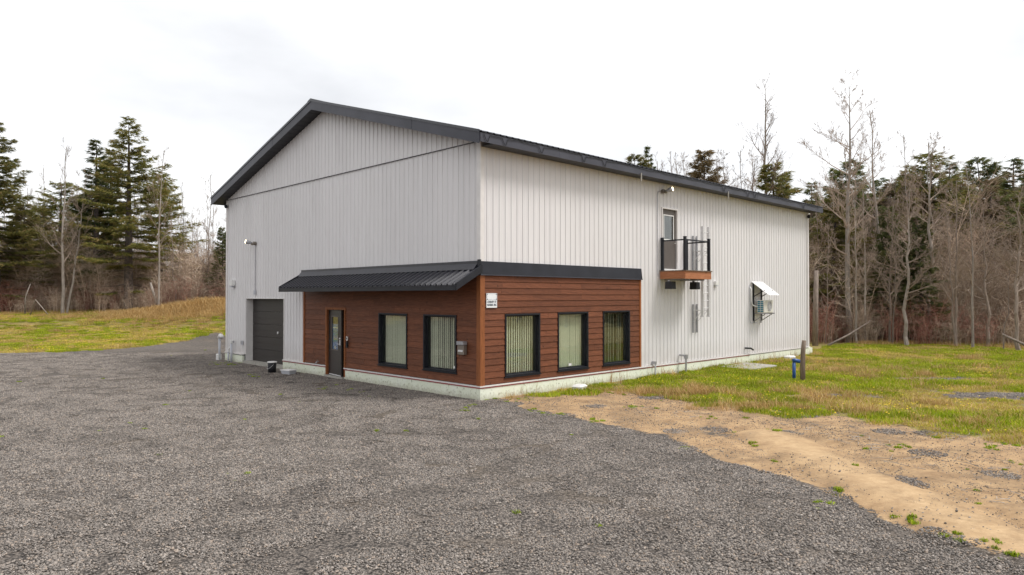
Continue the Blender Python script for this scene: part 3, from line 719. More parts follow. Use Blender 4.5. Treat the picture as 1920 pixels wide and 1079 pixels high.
# upper side door
t = MB(); z0, z1 = SD[2], SD[3]
f = MB(); f.box(-.1, .045, SD[0] - .045, SD[0], z0, z1 + .045); f.box(-.1, .045, SD[1], SD[1] + .045, z0, z1 + .045); f.box(-.1, .045, SD[0], SD[1], z1, z1 + .045); ud = f.build('balcony_door', M['trim'], bld)
a, c = SD[0] + .005, SD[1] - .005; ga, gc, gz0, gz1 = a + .16, c - .16, z0 + 1.1, z1 - .22
t.box(-.08, -.03, a, ga, z0 + .05, z1 - .005); t.box(-.08, -.03, gc, c, z0 + .05, z1 - .005); t.box(-.08, -.03, ga, gc, z0 + .05, gz0); t.box(-.08, -.03, ga, gc, gz1, z1 - .005); t.build('door_slab', M['doorbrown'], ud)
t = MB(); t.box(-.03, -.018, ga - .03, ga + .01, gz0 - .03, gz1 + .03); t.box(-.03, -.018, gc - .01, gc + .03, gz0 - .03, gz1 + .03); t.box(-.03, -.018, ga + .01, gc - .01, gz0 - .03, gz0 + .01); t.box(-.03, -.018, ga + .01, gc - .01, gz1 - .01, gz1 + .03)
t.build('glass_trim', M['white'], ud)
MB().box(-.055, -.05, ga + .001, gc - .001, gz0 + .001, gz1 - .001).build('pane', M['glass'], ud)
MB().box(-.1, .10, SD[0], SD[1], z0 - .02, z0 + .045).build('door_threshold', M['white'], ud)
t = MB(); t.tube([(-.03, c - .07, z0 + .98), (.03, c - .07, z0 + .98), (.035, c - .17, z0 + .98)], .011, 6); t.build('door_handle', M['alu'], ud)

# awning over the entrance
aw = empty('entrance_awning'); aw.parent = bld
AU0, AU1, AD, AZT, AZE = -.12, 9.55, .95, F0 + 3.17, F0 + 2.68
def az(d): return AZT + (AZE - AZT) * (d / AD)
MB().box(-AU1, -AU0 - .14, -.10, -.035, AZT - .01, AZT + .15).build('wall_flashing', M['roofm'], aw)
MB().hexa([(-AU1, -.24, az(.24) + .035), (-AU0 - .14, -.24, az(.24) + .035), (-AU0 - .14, -.05, az(.05) + .04), (-AU1, -.05, az(.05) + .04), (-AU1, -.24, az(.24) + .041), (-AU0 - .14, -.24, az(.24) + .041), (-AU0 - .14, -.06, AZT + .12), (-AU1, -.06, AZT + .12)]).build('apron_flashing', M['roofm'], aw)
k = AU0 + .05
while k < AU1 - .05:
    e_ = min(k + PW, AU1); m2 = MB(); ys = []; q = k
    while q < e_ - .08: ys += [(q, 0), (q + .018, .042), (q + .048, .042), (q + .07, 0)]; q += PITCH
    ys.append((e_, 0))
    for (a, da), (c, dc) in zip(ys[:-1], ys[1:]):
        v = [(-a, -.03, az(.03) + da), (-c, -.03, az(.03) + dc), (-c, -AD - .03, az(AD + .03) + dc), (-a, -AD - .03, az(AD + .03) + da)]
        v += [(p[0], p[1], p[2] - .004) for p in v]
        m2.add(v, [(0, 1, 2, 3), (7, 6, 5, 4), (3, 2, 6, 7)])
    m2.build('roof_panel', M['roofm'], aw); k = e_
MB().box(-AU1, -AU0, -AD, -AD + .03, AZE - .15, AZE - .005).build('awning_fascia', M['flash'], aw)
MB().box(-AU1 - .01, -AU0 + .01, -AD - .012, -AD - .001, AZE - .04, AZE - .03).build('drip_line', M['fascia'], aw)
for xx in ((-AU0 - .03, -AU0 + .02), (-AU1 - .02, -AU1 + .03)):
    MB().hexa([(xx[0], -AD, AZE - .15), (xx[1], -AD, AZE - .15), (xx[1], -.056, AZT - .16), (xx[0], -.056, AZT - .16), (xx[0], -AD, AZE + .035), (xx[1], -AD, AZE + .035), (xx[1], -.056, AZT + .045), (xx[0], -.056, AZT + .045)]).build('rake_trim', M['flash'], aw)
MB().hexa([(-AU1 + .03, -AD + .03, AZE - .05), (-AU0 - .03, -AD + .03, AZE - .05), (-AU0 - .03, -.056, AZT - .05), (-AU1 + .03, -.056, AZT - .05), (-AU1 + .03, -AD + .03, AZE - .035), (-AU0 - .03, -AD + .03, AZE - .035), (-AU0 - .03, -.056, AZT - .035), (-AU1 + .03, -.056, AZT - .035)]).build('soffit', M['soffit'], aw)
MB().box(.0, .09, -.115, -.057, WZ + .02, WZ + .40).build('corner_cap', M['flash'], aw)

# balcony
bal = empty('balcony'); bal.parent = bld
b0, b1, bd, bz0, bz1 = 8.40, 10.12, 1.05, 2.98 + F0, 3.24 + F0
MB().box(.04, bd - .05, b0 - .0, b0 + .05, bz0, bz1).build('side_beam', M['deckwood'], bal)
MB().box(.04, bd - .05, b1 - .05, b1, bz0, bz1).build('side_beam', M['deckwood'], bal)
MB().box(bd - .05, bd, b0, b1, bz0 - .002, bz1 + .002).build('front_beam', M['deckwood'], bal)
for i in range(7):
    xa = .045 + i * (bd - .0) / 7; MB().box(xa, xa + .14, b0 - .02, b1 + .02, bz1 + .003, bz1 + .031).build('deck_board', M['postwood'], bal)
ph = 4.41 + F0
for (x, y) in ((.09, b0 + .08), (bd - .06, b0 + .08), (.09, b1 - .06), (bd - .06, b1 - .06)):
    t = MB(); t.box(x - .042, x + .042, y - .042, y + .042, bz1 + .04, ph); t.box(x - .07, x + .07, y - .07, y + .07, bz1 + .031, bz1 + .043); t.box(x - .05, x + .05, y - .05, y + .05, ph, ph + .015); t.build('post', M['black'], bal)
zr = ph - .10
MB().box(.13, bd - .10, b0 + .06, b0 + .10, zr - .02, zr + .025).build('rail', M['black'], bal)
MB().box(.13, bd - .10, b1 - .08, b1 - .04, zr - .02, zr + .025).build('rail', M['black'], bal)
MB().box(bd - .08, bd - .04, b0 + .12, b1 - .10, zr - .02, zr + .025).build('rail', M['black'], bal)
MB().box(.02, bd - .06, b0 + .35, b0 + .39, bz0 - .05, bz0 - .003).box(.02, bd - .06, b1 - .4, b1 - .36, bz0 - .05, bz0 - .003).build('support_bracket', M['galv'], bal)

# ------------------------------------------------------------------ things fixed to the building
def floodlight(x, y, z, label):
    o = attach('floodlight', x, y, z, label, 'floodlight')
    t = MB(); t.hexa([(-.14, -.14, -.14), (.14, -.14, -.14), (.14, .14, -.14), (-.14, .14, -.14), (-.13, -.13, .12), (.13, -.13, .12), (.13, .13, .12), (-.13, .13, .12)]); t.build('housing', M['bucket'], o, bevel=.01)
    MB().box(-.10, -.02, -.02, .02, .121, .17).build('mounting_arm', M['galv'], o)
    MB().box(-.11, .11, -.11, .11, -.149, -.141).build('lens', M['white'], o)
floodlight(.45, 8.42, 2.82 + F0 - .05, 'black box floodlight hanging under the near end of the balcony')
floodlight(.45, 10.02, 2.82 + F0 - .05, 'black box floodlight hanging under the far end of the balcony beside the ladder')

lad = attach('ladder', .40, 10.62, 1.64 + F0, 'aluminium rung ladder held off the side wall beside the balcony', 'ladder')
LH = 3.32
for yy in (0, .43):
    t = MB(); t.box(-.05, .05, yy - .014, yy - .008, 0, LH); t.box(-.05, -.042, yy - .008, yy + .02, 0, LH); t.box(.042, .05, yy - .008, yy + .02, 0, LH); t.box(-.075, .075, yy - .035, yy + .035, -.02, .02)
    t.build('side_rail', M['alu'], lad)
z = .3
while z < LH - .1:
    MB().tube([(0, 0, z), (0, .43, z)], .018, 8).build('rung', M['alu'], lad); z += .28
for zc0, zc1, za in ((3.25 + F0, 4.62 + F0, 4.05 + F0), (1.03 + F0, 2.08 + F0, 1.86 + F0)):
    for yy in (10.56, 10.83):
        MB().box(-.37, -.32, yy - 10.62 - .03, yy - 10.62 + .03, zc0 - 1.64 - F0, zc1 - 1.64 - F0).build('wall_channel', M['galv'], lad)
        yl = (yy - 10.62); yt = 0 if yy < 10.7 else .41; zz = za - 1.64 - F0
        MB().tube([(-.33, yl, zz), (-.03, yt, zz)], .014, 6).tube([(-.33, yl, zz - .42), (-.04, yt, zz - .03)], .012, 6).build('stand_off_arm', M['alu'], lad)

# outdoor unit with its frame and sheet hood
hood = attach('sheet_metal_hood', .03, 15.3, 1.35 + F0, 'small white ribbed sheet hood on a black wall frame above the air conditioner', 'hood')
for yy in (0.03, .74):
    MB().box(0, .05, yy - .025, yy + .025, 0, 1.62).build('frame_post', M['black'], hood)
    MB().tube([(.04, yy, 1.02), (.52, yy, 1.28)], .02, 4).build('brace', M['black'], hood)
    MB().tube([(.03, yy, 1.60), (.70, yy, 1.10)], .02, 4).build('rafter', M['black'], hood)
t = MB(); q = 0
while q < .98:
    for a, da, c, dc in ((q, 0, q + .02, .02), (q + .02, .02, q + .05, .02), (q + .05, .02, q + .07, 0), (q + .07, 0, min(q + PITCH, .98), 0)):
        v = [(0, a - .1, 1.645 + da), (0, c - .1, 1.645 + dc), (.76, c - .1, 1.075 + dc), (.76, a - .1, 1.075 + da)]; v += [(p[0], p[1], p[2] - .006) for p in v]
        t.add(v, [(3, 2, 1, 0), (4, 5, 6, 7), (3, 7, 6, 2), (0, 1, 5, 4)])
    q += PITCH
t.build('hood_sheet', M['whitemet'], hood)
br = attach('air_conditioner', .03, 15.3, 1.35 + F0, 'cream outdoor air conditioner unit on wall brackets under the white hood', 'air conditioner')
t = MB(); t.box(.18, .50, .02, .84, .34, .87); acb = t.build('casing', M['acbody'], br, bevel=.02)
t = MB()
for i in range(6):
    for j in range(2): t.box(.21 + j * .135, .21 + j * .135 + .115, .012, .018, .375 + i * .08, .375 + i * .08 + .06)
t.build('coil_grille', M['bluefin'], br)
t = MB()
for rr in (.06, .11, .16, .21):
    t.tube([(.508, .50 + rr * math.cos(a), .61 + rr * math.sin(a)) for a in np.linspace(0, 2 * math.pi, 25)], .005, 4, cap=False)
for a in np.linspace(0, math.pi, 5)[:-1]: t.tube([(.508, .50 + .21 * math.cos(a), .61 + .21 * math.sin(a)), (.508, .50 - .21 * math.cos(a), .61 - .21 * math.sin(a))], .004, 4)
t.build('fan_guard', M['white'], br)
t = MB().lathe([(0, 0), (.205, 0), (.205, .006), (0, .006)], 24); o = t.build('fan_opening', M['galv'], br); o.matrix_local = Matrix.Translation((.5005, .50, .61)) @ Matrix.Rotation(R(90), 4, 'Y')
for yy in (.10, .72):
    MB().box(0, .62, yy - .02, yy + .02, .29, .335).tube([(.01, yy, -.02), (.50, yy, .29)], .018, 4).box(0, .04, yy - .02, yy + .02, -.1, .29).build('bracket', M['galv'], br)
MB().tube([(.02, -.24, 1.42), (.05, -.22, 1.3), (.05, -.2, .85), (.06, -.14, .68), (.1, -.02, .62), (.22, .02, .6)], .028, 8).build('refrigerant_pipe', M['white'], br, True)
MB().tube([(.02, -.27, 1.52), (.02, -.27, .0), (.02, -.2, -.08), (.02, .35, -.08)], .012, 6).build('power_cable', M['greypipe'], br)

def wall_lamp(axis, w, z, label, dirn, pipe):
    x, y = (-w, -.03) if axis == 'g' else (.03, w)
    o = attach('wall_lamp', x, y, z, label, 'wall lamp')
    out = Vector((0, -1, 0)) if axis == 'g' else Vector((1, 0, 0)); al = Vector((-1, 0, 0)) if axis == 'g' else Vector((0, 1, 0))
    p0 = out * .02
    t = MB(); c = p0 + out * .05
    t.tube([out * .0, out * .09], .075, 10); t.tube([out * .09, out * .17 + Vector((0, 0, -.05))], .05, 8); t.build('mounting_box', M['steelbox'], o)
    h0 = out * .14; h1 = out * .36 + al * dirn * .10 + Vector((0, 0, .06)); 
    t = MB(); t.tube([h0, h0.lerp(h1, .5), h1], [.03, .07, .085], 10); t.build('lamp_head', M['galv'], o, True)
    d = (h1 - h0).normalized(); t = MB(); t.tube([h1 + d * .001, h1 + d * .012, h1 + d * .03], [.078, .075, .05], 12); t.build('lamp_face', M['lamp'], o, True)
    pts = [out * .02 + Vector(q) for q in pipe]
    MB().tube(pts, .016, 6).build('conduit', M['galv'], o)
    return o
wl = wall_lamp('g', 13.42, 4.50 + F0, 'lit wall lamp above the garage door with conduit running down', 1, [(0, 0, -.05), (0, 0, -1.88)])
MB().box(-.05, .05, -.06, .0, -2.05, -1.88).build('junction_box', M['greypipe'], wl)
wall_lamp('s', 8.56, 6.06 + F0, 'lit wall lamp under the eave above the balcony door', 1, [(0, -.12, 0), (0, -.27, -.03), (0, -.31, -.15), (0, -.31, -3.0)])

def add_box_thing(name, x, y, z, dims, mat, label, cat, parts=None):
    o = attach(name, x, y, z, label, cat); a, b_, c = dims
    MB().box(-a / 2, a / 2, -b_ / 2, b_ / 2, 0, c).build('body', mat, o, bevel=.01)
    for nm, d, m2 in (parts or []): MB().box(*d).build(nm, m2, o)
    return o
add_box_thing('vent_hood', -15.5, -.10, 2.82 + F0, (.30, .16, .24), M['white'], 'white vent hood on the gable wall left of the garage door', 'vent', [('vent_flap', (-.08, .08, -.06, .06, -.06, -.002), M['greypipe'])])
add_box_thing('vent_hood', .07, 12.24, 2.80 + F0, (.10, .18, .16), M['white'], 'small white vent hood on the side wall right of the ladder', 'vent', [('vent_flap', (-.03, .04, -.07, .07, -.03, -.002), M['greypipe'])])
add_box_thing('switch_box', -14.61, -.055, .38 + F0, (.11, .06, .17), M['greypipe'], 'small grey electric box low on the wall left of the garage door', 'electric box', [('cover', (-.045, .045, -.036, -.031, .02, .15), M['galv'])])
def security_cam(x, y, z, label):
    o = attach('security_camera', x, y, z, label, 'security camera')
    MB().lathe([(0, 0), (.06, 0), (.06, .03), (0, .03)], 12).build('mount', M['black'], o)
    MB().lathe([(.0, -.12), (.05, -.11), (.075, -.06), (.075, -.01), (.05, 0), (0, 0)], 14).build('dome', M['black'], o, True)
security_cam(-16.14, -.11, 6.27 + F0, 'black dome camera at the far left top corner of the gable wall')
security_cam(.11, 20.86, 6.20 + F0, 'black dome camera at the far right end of the side wall under the eave')
# keypad beside the entry door
o = attach('door_keypad', -6.48, -.062, .92 + F0, 'white and black keypad on the wood wall right of the entry door', 'keypad')
MB().box(-.04, .04, -.03, .0, .0, .13).build('keypad_body', M['white'], o); MB().box(-.022, .022, -.034, -.031, .03, .10).build('screen', M['black'], o); MB().box(-.035, .035, -.04, 0, -.24, -.02).build('reader', M['black'], o)
o = attach('lock_box', -.62, -.07, .80 + F0, 'bronze metal lock box on the wood wall left of the building corner', 'lock box')
MB().box(-.13, .13, -.10, .02, 0, .26).build('box_body', M['steelbox'], o, bevel=.01); MB().box(-.14, .14, -.13, .02, .262, .36).build('box_lid', M['galv'], o, bevel=.01); MB().box(-.1, .1, -.106, -.101, .08, .13).build('slot', M['alu'], o)
o = attach('hose_tap', -8.35, -.05, .10 + F0, 'small outdoor tap low on the wood wall left of the entry door', 'tap')
MB().tube([(0, 0, 0), (0, -.09, 0), (0, -.12, -.06)], .016, 8).build('spout', M['galv'], o); MB().tube([(-.045, -.06, .05), (.045, -.06, .05)], .009, 6).tube([(0, -.06, 0), (0, -.06, .05)], .008, 6).build('tap_handle', M['steelbox'], o)

# sign by the corner
sg = attach('wall_sign', .042, .35, 2.07 + F0, 'small white square sign with two lines of dark lettering by the wood corner', 'sign')
MB().box(0, .015, -.185, .20, 0, .39).build('sign_board', M['signw'], sg)
t = MB(); [t.box(.0155, .0185, a, c, z0_, z1_) for a, c, z0_, z1_ in ((-.165, .175, .215, .222), (-.165, .175, .372, .378), (-.165, -.158, .222, .372), (.168, .175, .222, .372))]; t.build('sign_border', M['greypipe'], sg)
t = MB(); [t.box(.0187, .022, a - .012, a + .012, z_ - .012, z_ + .012) for a in (-.160, .17) for z_ in (.228, .366)]; t.build('screw', M['black'], sg)
for txt, zz, sz in (('CHENEY ET', .13, .082), ('NORMAL INC', .05, .078)):
    cu = bpy.data.curves.new('lettering', 'FONT'); cu.body = txt; cu.size = sz; cu.extrude = .001; cu.align_x = 'CENTER'; cu.offset = .0015
    to = bpy.data.objects.new('lettering_tmp', cu); col.objects.link(to)
    dg = bpy.context.evaluated_depsgraph_get(); me = bpy.data.meshes.new_from_object(to.evaluated_get(dg)); bpy.data.objects.remove(to)
    me.materials.clear(); me.materials.append(M['ink'])
    lo = link_mesh('lettering', me, sg); wx = max(v.co.x for v in me.vertices) - min(v.co.x for v in me.vertices); k = .34 / wx
    lo.matrix_local = Matrix.Translation((.0185, .0075, zz)) @ Matrix(((0, 0, 1, 0), (k, 0, 0, 0), (0, 1, 0, 0), (0, 0, 0, 1)))

# pipes and small things at the foot of the walls
o = attach('vent_pipe', -16.62, -.16, 0, 'tall white pipe with a down-turned cap at the left building corner', 'pipe')
MB().tube([(0, 0, -.1), (0, 0, .95)], .05, 10).build('riser', M['greypipe'], o, True); MB().tube([(0, 0, .93), (.0, 0, 1.0), (.08, 0, 1.06), (.22, 0, 1.04), (.27, 0, .98)], [.06, .085, .09, .085, .07], 12).build('cap', M['white'], o, True); MB().box(-.16, .04, -.1, .08, -.1, .27).build('base_box', M['white'], o, bevel=.03)
o = attach('conduit_riser', -15.42, -.15, 0, 'taller of two grey risers with a tap by the left corner foundation', 'pipe')
MB().tube([(0, 0, -.1), (0, 0, .80)], .045, 8).build('riser', M['greypipe'], o, True); MB().tube([(0, 0, .78), (0, 0, .92)], .06, 8).tube([(0, 0, .88), (.1, 0, .9), (.2, 0, .86)], .022, 6).build('fitting', M['white'], o)
MB().box(.17, .23, -.02, .02, .80, .90).build('valve', M['galv'], o)
o = attach('conduit_riser', -15.72, -.15, 0, 'shorter of two grey risers by the left corner foundation', 'pipe')
MB().tube([(0, 0, -.1), (0, 0, .45)], .035, 8).build('riser', M['greypipe'], o, True); MB().tube([(0, 0, .40), (0, 0, .52), (.08, .04, .60)], .045, 8).build('fitting', M['white'], o)
o = attach('stub_pipe', .05, 14.62, .20 + F0, 'black bent pipe stub low on the side wall', 'pipe'); MB().tube([(-.02, 0, .05), (.09, 0, .05), (.13, .2, .04), (.13, .42, -.04)], .035, 8).build('pipe_bend', M['black'], o, True)
o = attach('post_riser', .30, 9.65, 0, 'grey pipe with square head on the side foundation, farther of two', 'pipe'); MB().tube([(0, 0, -.1), (0, 0, .62)], .035, 8).build('riser', M['galv'], o); MB().box(-.25, .04, -.05, .05, .60, .66).box(-.05, .05, -.06, .06, .52, .66).build('head', M['galv'], o)
o = attach('post_riser', .14, 7.95, 0, 'thin grey pipe with small bracket just right of the wood cladding', 'pipe'); MB().tube([(0, 0, -.1), (0, 0, .48)], .025, 8).build('riser', M['greypipe'], o); MB().box(-.12, .03, -.04, .04, .42, .52).build('head', M['galv'], o)
# bucket and tray
p = bw(-10.35, -.80); o = empty('bucket', (p.x, p.y, float(hgt(p.x, p.y))), BR, 'black bucket with a white lid standing by the garage door', 'bucket')
MB().lathe([(.0, 0), (.135, 0), (.155, .36), (0, .36)], 20).build('body', M['bucket'], o, True); MB().lathe([(0, .362), (.172, .362), (.172, .395), (.15, .405), (0, .41)], 20).build('lid', M['white'], o)
MB().tube([(.155 * math.cos(a), .155 * math.sin(a) - .02, .31 - .17 * math.sin((a - math.pi * 1.0) )) for a in np.linspace(math.pi, 2 * math.pi, 9)], .005, 4).build('handle', M['alu'], o)
p = bw(-9.45, -.62); o = empty('plastic_tub', (p.x, p.y, float(hgt(p.x, p.y))), BR + .2, 'low clear plastic tub on the gravel beside the black bucket', 'tub')
MB().hexa([(-.2, -.13, 0), (.2, -.13, 0), (.2, .13, 0), (-.2, .13, 0), (-.24, -.16, .13), (.24, -.16, .13), (.24, .16, .13), (-.24, .16, .13)]).build('body', M['greypipe'], o, bevel=.01); MB().box(-.26, .26, -.18, .18, .132, .16).build('lid', M['whitemet'], o, bevel=.01)
def bait(x, y, label, s=1, rot=0):
    p = bw(x, y); o = empty('bait_station', (p.x, p.y, float(hgt(p.x, p.y)) + .01), BR + rot, label, 'box')
    MB().hexa([(-.14 * s, -.22 * s, 0), (.14 * s, -.22 * s, 0), (.14 * s, .22 * s, 0), (-.14 * s, .22 * s, 0), (-.15 * s, -.23 * s, .1), (.15 * s, -.23 * s, .1), (.15 * s, .23 * s, .1), (-.15 * s, .23 * s, .1)]).build('body', M['white'], o, bevel=.015)
    MB().hexa([(-.165 * s, -.24 * s, .102), (.165 * s, -.24 * s, .102), (.165 * s, .24 * s, .102), (-.165 * s, .24 * s, .102), (-.11 * s, -.17 * s, .16), (.11 * s, -.17 * s, .16), (.11 * s, .17 * s, .16), (-.11 * s, .17 * s, .16)]).build('lid', M['white'], o, bevel=.012)
bait(.52, 3.45, 'white plastic box on the ground below the middle wood-wall window', 1, .25); bait(.55, 17.7, 'white plastic box in the grass near the far end of the side wall', 1, -.1)
# concrete slab
p = bw(1.0, 13.0); o = empty('concrete_slab', (p.x, p.y, float(hgt(p.x, p.y))), BR, 'flat broken concrete slab lying in the grass by the side wall', 'slab')
MB().add([(-.75, -1.0, -.05), (.6, -1.1, -.05), (.75, .9, -.05), (-.6, 1.1, -.05), (-.73, -.97, .09), (.58, -1.06, .08), (.72, .87, .1), (-.58, 1.06, .11)], [(0, 3, 2, 1), (4, 5, 6, 7), (0, 1, 5, 4), (1, 2, 6, 5), (2, 3, 7, 6), (3, 0, 4, 7)]).build('slab', M['conc'], o, bevel=.02)
# wooden post and blue well pipe
P1 = (9.33, 22.5); z = float(hgt(*P1)); o = empty('wooden_post', (*P1, z), .2, 'weathered wooden post standing in the grass in front of the blue pipe', 'post')
MB().tube([(0, 0, -.2), (.0, .0, .45), (.015, 0, .95), (.06, .01, 1.33)], [.085, .08, .075, .065], 9).build('post_shaft', M['postwood'], o, True)
P2 = (9.37, 23.0); z = float(hgt(*P2)); o = empty('well_pipe', (*P2, z), 0, 'blue capped pipe standing behind the wooden post', 'pipe')
MB().tube([(-.12, 0, -.1), (-.12, 0, .58)], .055, 12).build('casing', M['blue'], o, True); MB().tube([(-.16, 0, .63), (-.10, 0, .65), (.14, 0, .6)], [.07, .07, .055], 12).build('cap', M['blue'], o, True)

# ------------------------------------------------------------------ vegetation meshes
def kites(P, D, Nn, Lg, Wd):
    """leaf-like triangles: base P, direction D, side Nn, length, width (arrays)"""
    k = len(P); a = P - Nn * Wd[:, None] / 2; c = P + Nn * Wd[:, None] / 2; tip = P + D * Lg[:, None]
    V = np.stack([a, c, tip], 1).reshape(-1, 3); F = np.arange(3 * k).reshape(-1, 3); return V, F
def unit(a): return a / np.maximum(np.linalg.norm(a, axis=-1, keepdims=True), 1e-9)
def spruce(seed, Ht=14, Rb=2.7, bare=.18, dens=1.0, droop=.25, power=.85, rag=.25):
    r = np.random.default_rng(seed); tb = MB()
    bend = r.normal(0, .12, 2)
    def axis(z): return np.array([bend[0] * (z / Ht) ** 2, bend[1] * (z / Ht) ** 2, z])
    tb.tube([axis(z) for z in np.linspace(-.3, Ht * .97, 9)], [max(.019 * Ht * (1 - z / Ht) ** .9, .012) * (1 if i else 1.25) for i, z in enumerate(np.linspace(0, Ht * .97, 9))], 7)
    P, D, S, Ln, Wd, T = [], [], [], [], [], []
    z = Ht * bare * .45; lob = r.uniform(0, 6.28, 4)
    while z < Ht * .985:
        t = z / Ht; n = r.integers(5, 8) if t < .85 else 4
        dead = t < bare
        for i in range(n):
            az_ = r.uniform(0, 2 * math.pi)
            prof = (1 - t) ** power * min(1, .55 + (t - bare) * 3) if not dead else .5 * (1 - t)
            side = 1 + .22 * math.sin(az_ * 2 + lob[0] + 5 * t) + .15 * math.sin(az_ * 3 + lob[1] - 9 * t)
            Lb = Rb * prof * side * r.uniform(1 - rag * 1.6, 1 + rag * .7) + .12
            up = .55 * t ** 2 - droop * (1 - t) + r.normal(0, .07)
            d = np.array([math.cos(az_), math.sin(az_), 0]); pts = []
            for s in np.linspace(0, 1, 5):
                pts.append(axis(z) + d * Lb * s + np.array([0, 0, Lb * (up * s - .22 * s * s * (1 - t) + .20 * s ** 3)]))
            pts = np.array(pts)
            rb = .010 + .009 * Lb
            tb.tube(pts[[0, 2, 4]], [rb, rb * .6, .004], 3, cap=False)
            if dead:
                for q in range(int(Lb * 4)):
                    s = r.uniform(.3, 1); a = pts[0] * (1 - s) + pts[4] * s; e_ = a + np.array([r.normal(0, .3), r.normal(0, .3), r.normal(-.05, .15)]) * Lb * .4; tb.tube([a, e_], [.006, .003], 3, cap=False)
                if r.random() < .75: continue
            ns = max(3, int(Lb / .085 * dens)); s = r.uniform(.12 if t > .6 else .25, 1, ns * 2) ** .85
            idx = np.clip((s * 4).astype(int), 0, 3); fr_ = s * 4 - idx; c = pts[idx] * (1 - fr_)[:, None] + pts[idx + 1] * fr_[:, None]
            perp = np.array([-d[1], d[0], 0]); sg = np.where(r.random(len(s)) < .5, 1, -1)
            tw = Lb * .34 * (1 - s * .75) * r.uniform(.5, 1.2, len(s)) + .10
            m = 6
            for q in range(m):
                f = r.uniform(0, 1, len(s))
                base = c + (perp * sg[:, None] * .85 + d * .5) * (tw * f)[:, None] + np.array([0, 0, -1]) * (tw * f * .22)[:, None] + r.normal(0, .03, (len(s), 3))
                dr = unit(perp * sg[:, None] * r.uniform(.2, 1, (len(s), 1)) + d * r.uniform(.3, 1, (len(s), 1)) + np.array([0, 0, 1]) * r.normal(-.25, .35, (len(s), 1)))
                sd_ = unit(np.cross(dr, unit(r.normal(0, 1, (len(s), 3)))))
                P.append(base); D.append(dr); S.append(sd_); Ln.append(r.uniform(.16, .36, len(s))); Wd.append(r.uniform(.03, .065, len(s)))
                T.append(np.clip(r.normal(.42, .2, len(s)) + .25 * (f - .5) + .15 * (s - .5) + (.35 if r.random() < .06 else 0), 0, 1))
        z += Ht * .026 * (.8 + .5 * (1 - t)) * r.uniform(.8, 1.2)
    V, F = kites(np.concatenate(P), np.concatenate(D), np.concatenate(S), np.concatenate(Ln), np.concatenate(Wd))
    T = np.repeat(np.concatenate(T), 3)
    return tb, V, F, T
def bare_tree(seed, Ht=12, spread=.32, r0=.13, first=.35, upright=.75, twigs=1.0, lean=0, crook=.05, fork=False):
    rl = random.Random(seed); tr = MB(); cr_ = MB()
    def branch(p, d, Lg, rad, lvl):
        n = 5 if lvl == 1 else (4 if lvl == 2 else 3); pts = [p]; rs = [rad]; q = p.copy(); dd = d.copy()
        for i in range(n):
            dd = (dd + Vector((rl.gauss(0, .14), rl.gauss(0, .14), rl.gauss(.10 * upright, .10)))).normalized(); q = q + dd * Lg / n; pts.append(q.copy()); rs.append(max(rad * (1 - (i + 1) / (n + .3)), .0038))
        cr_.tube(pts, rs, 4 if lvl == 1 else 3, cap=False)
        if lvl >= 4: return
        m = {1: int(8 * twigs * (.5 + Lg / 3)), 2: int(7 * twigs), 3: int(5 * twigs)}[lvl]
        for _ in range(m):
            s = rl.uniform(.2, 1); k = min(int(s * n), n - 1); a = pts[k].lerp(pts[k + 1], s * n - k)
            ax = (pts[k + 1] - pts[k]).normalized(); o = Vector((rl.gauss(0, 1), rl.gauss(0, 1), rl.gauss(0, 1))); o = (o - ax * o.dot(ax)).normalized()
            nd = (ax * rl.uniform(.6, 1.1) + o * rl.uniform(.5, .9) + Vector((0, 0, .25 * upright))).normalized()
            branch(a, nd, Lg * rl.uniform(.28, .5) * (1.1 - .5 * s), max(rs[k] * .5, .0035), lvl + 1)
    def stem(x0, y0, Hs, rs0, ln):
        pts = []; rs = []; off = Vector((x0, y0, 0)); n = 12
        for i in range(n + 1):
            t = i / n; off += Vector((rl.gauss(0, crook), rl.gauss(0, crook), 0)) * (Hs / 12)
            pts.append(Vector((off.x + ln * t * Hs, off.y, -.3 + t * Hs))); rs.append(max(rs0 * (1 - t) ** .8, .018) * (1.25 if i == 0 else 1))
        tr.tube(pts, rs, 7)
        nb = int(22 * Hs / 12)
        for i in range(nb):
            t = first + (1 - first) * (i + rl.random()) / nb; k = min(int(t * n), n - 1); a = pts[k].lerp(pts[k + 1], t * n - k); an = rl.uniform(0, 6.28)
            tt = (t - first) / (1 - first)
            d = Vector((math.cos(an), math.sin(an), rl.uniform(.5, 1.1) * upright + .5 * tt)).normalized()
            Lg = Hs * spread * (1 - .72 * tt) * rl.uniform(.45, 1.1) * min(1, .5 + tt * 3)
            branch(a, d, Lg, rs[k] * .42 + .004, 1)
    stem(0, 0, Ht, r0, lean)
    if fork: stem(.12, .1, Ht * .85, r0 * .7, lean + .10)
    return tr, cr_
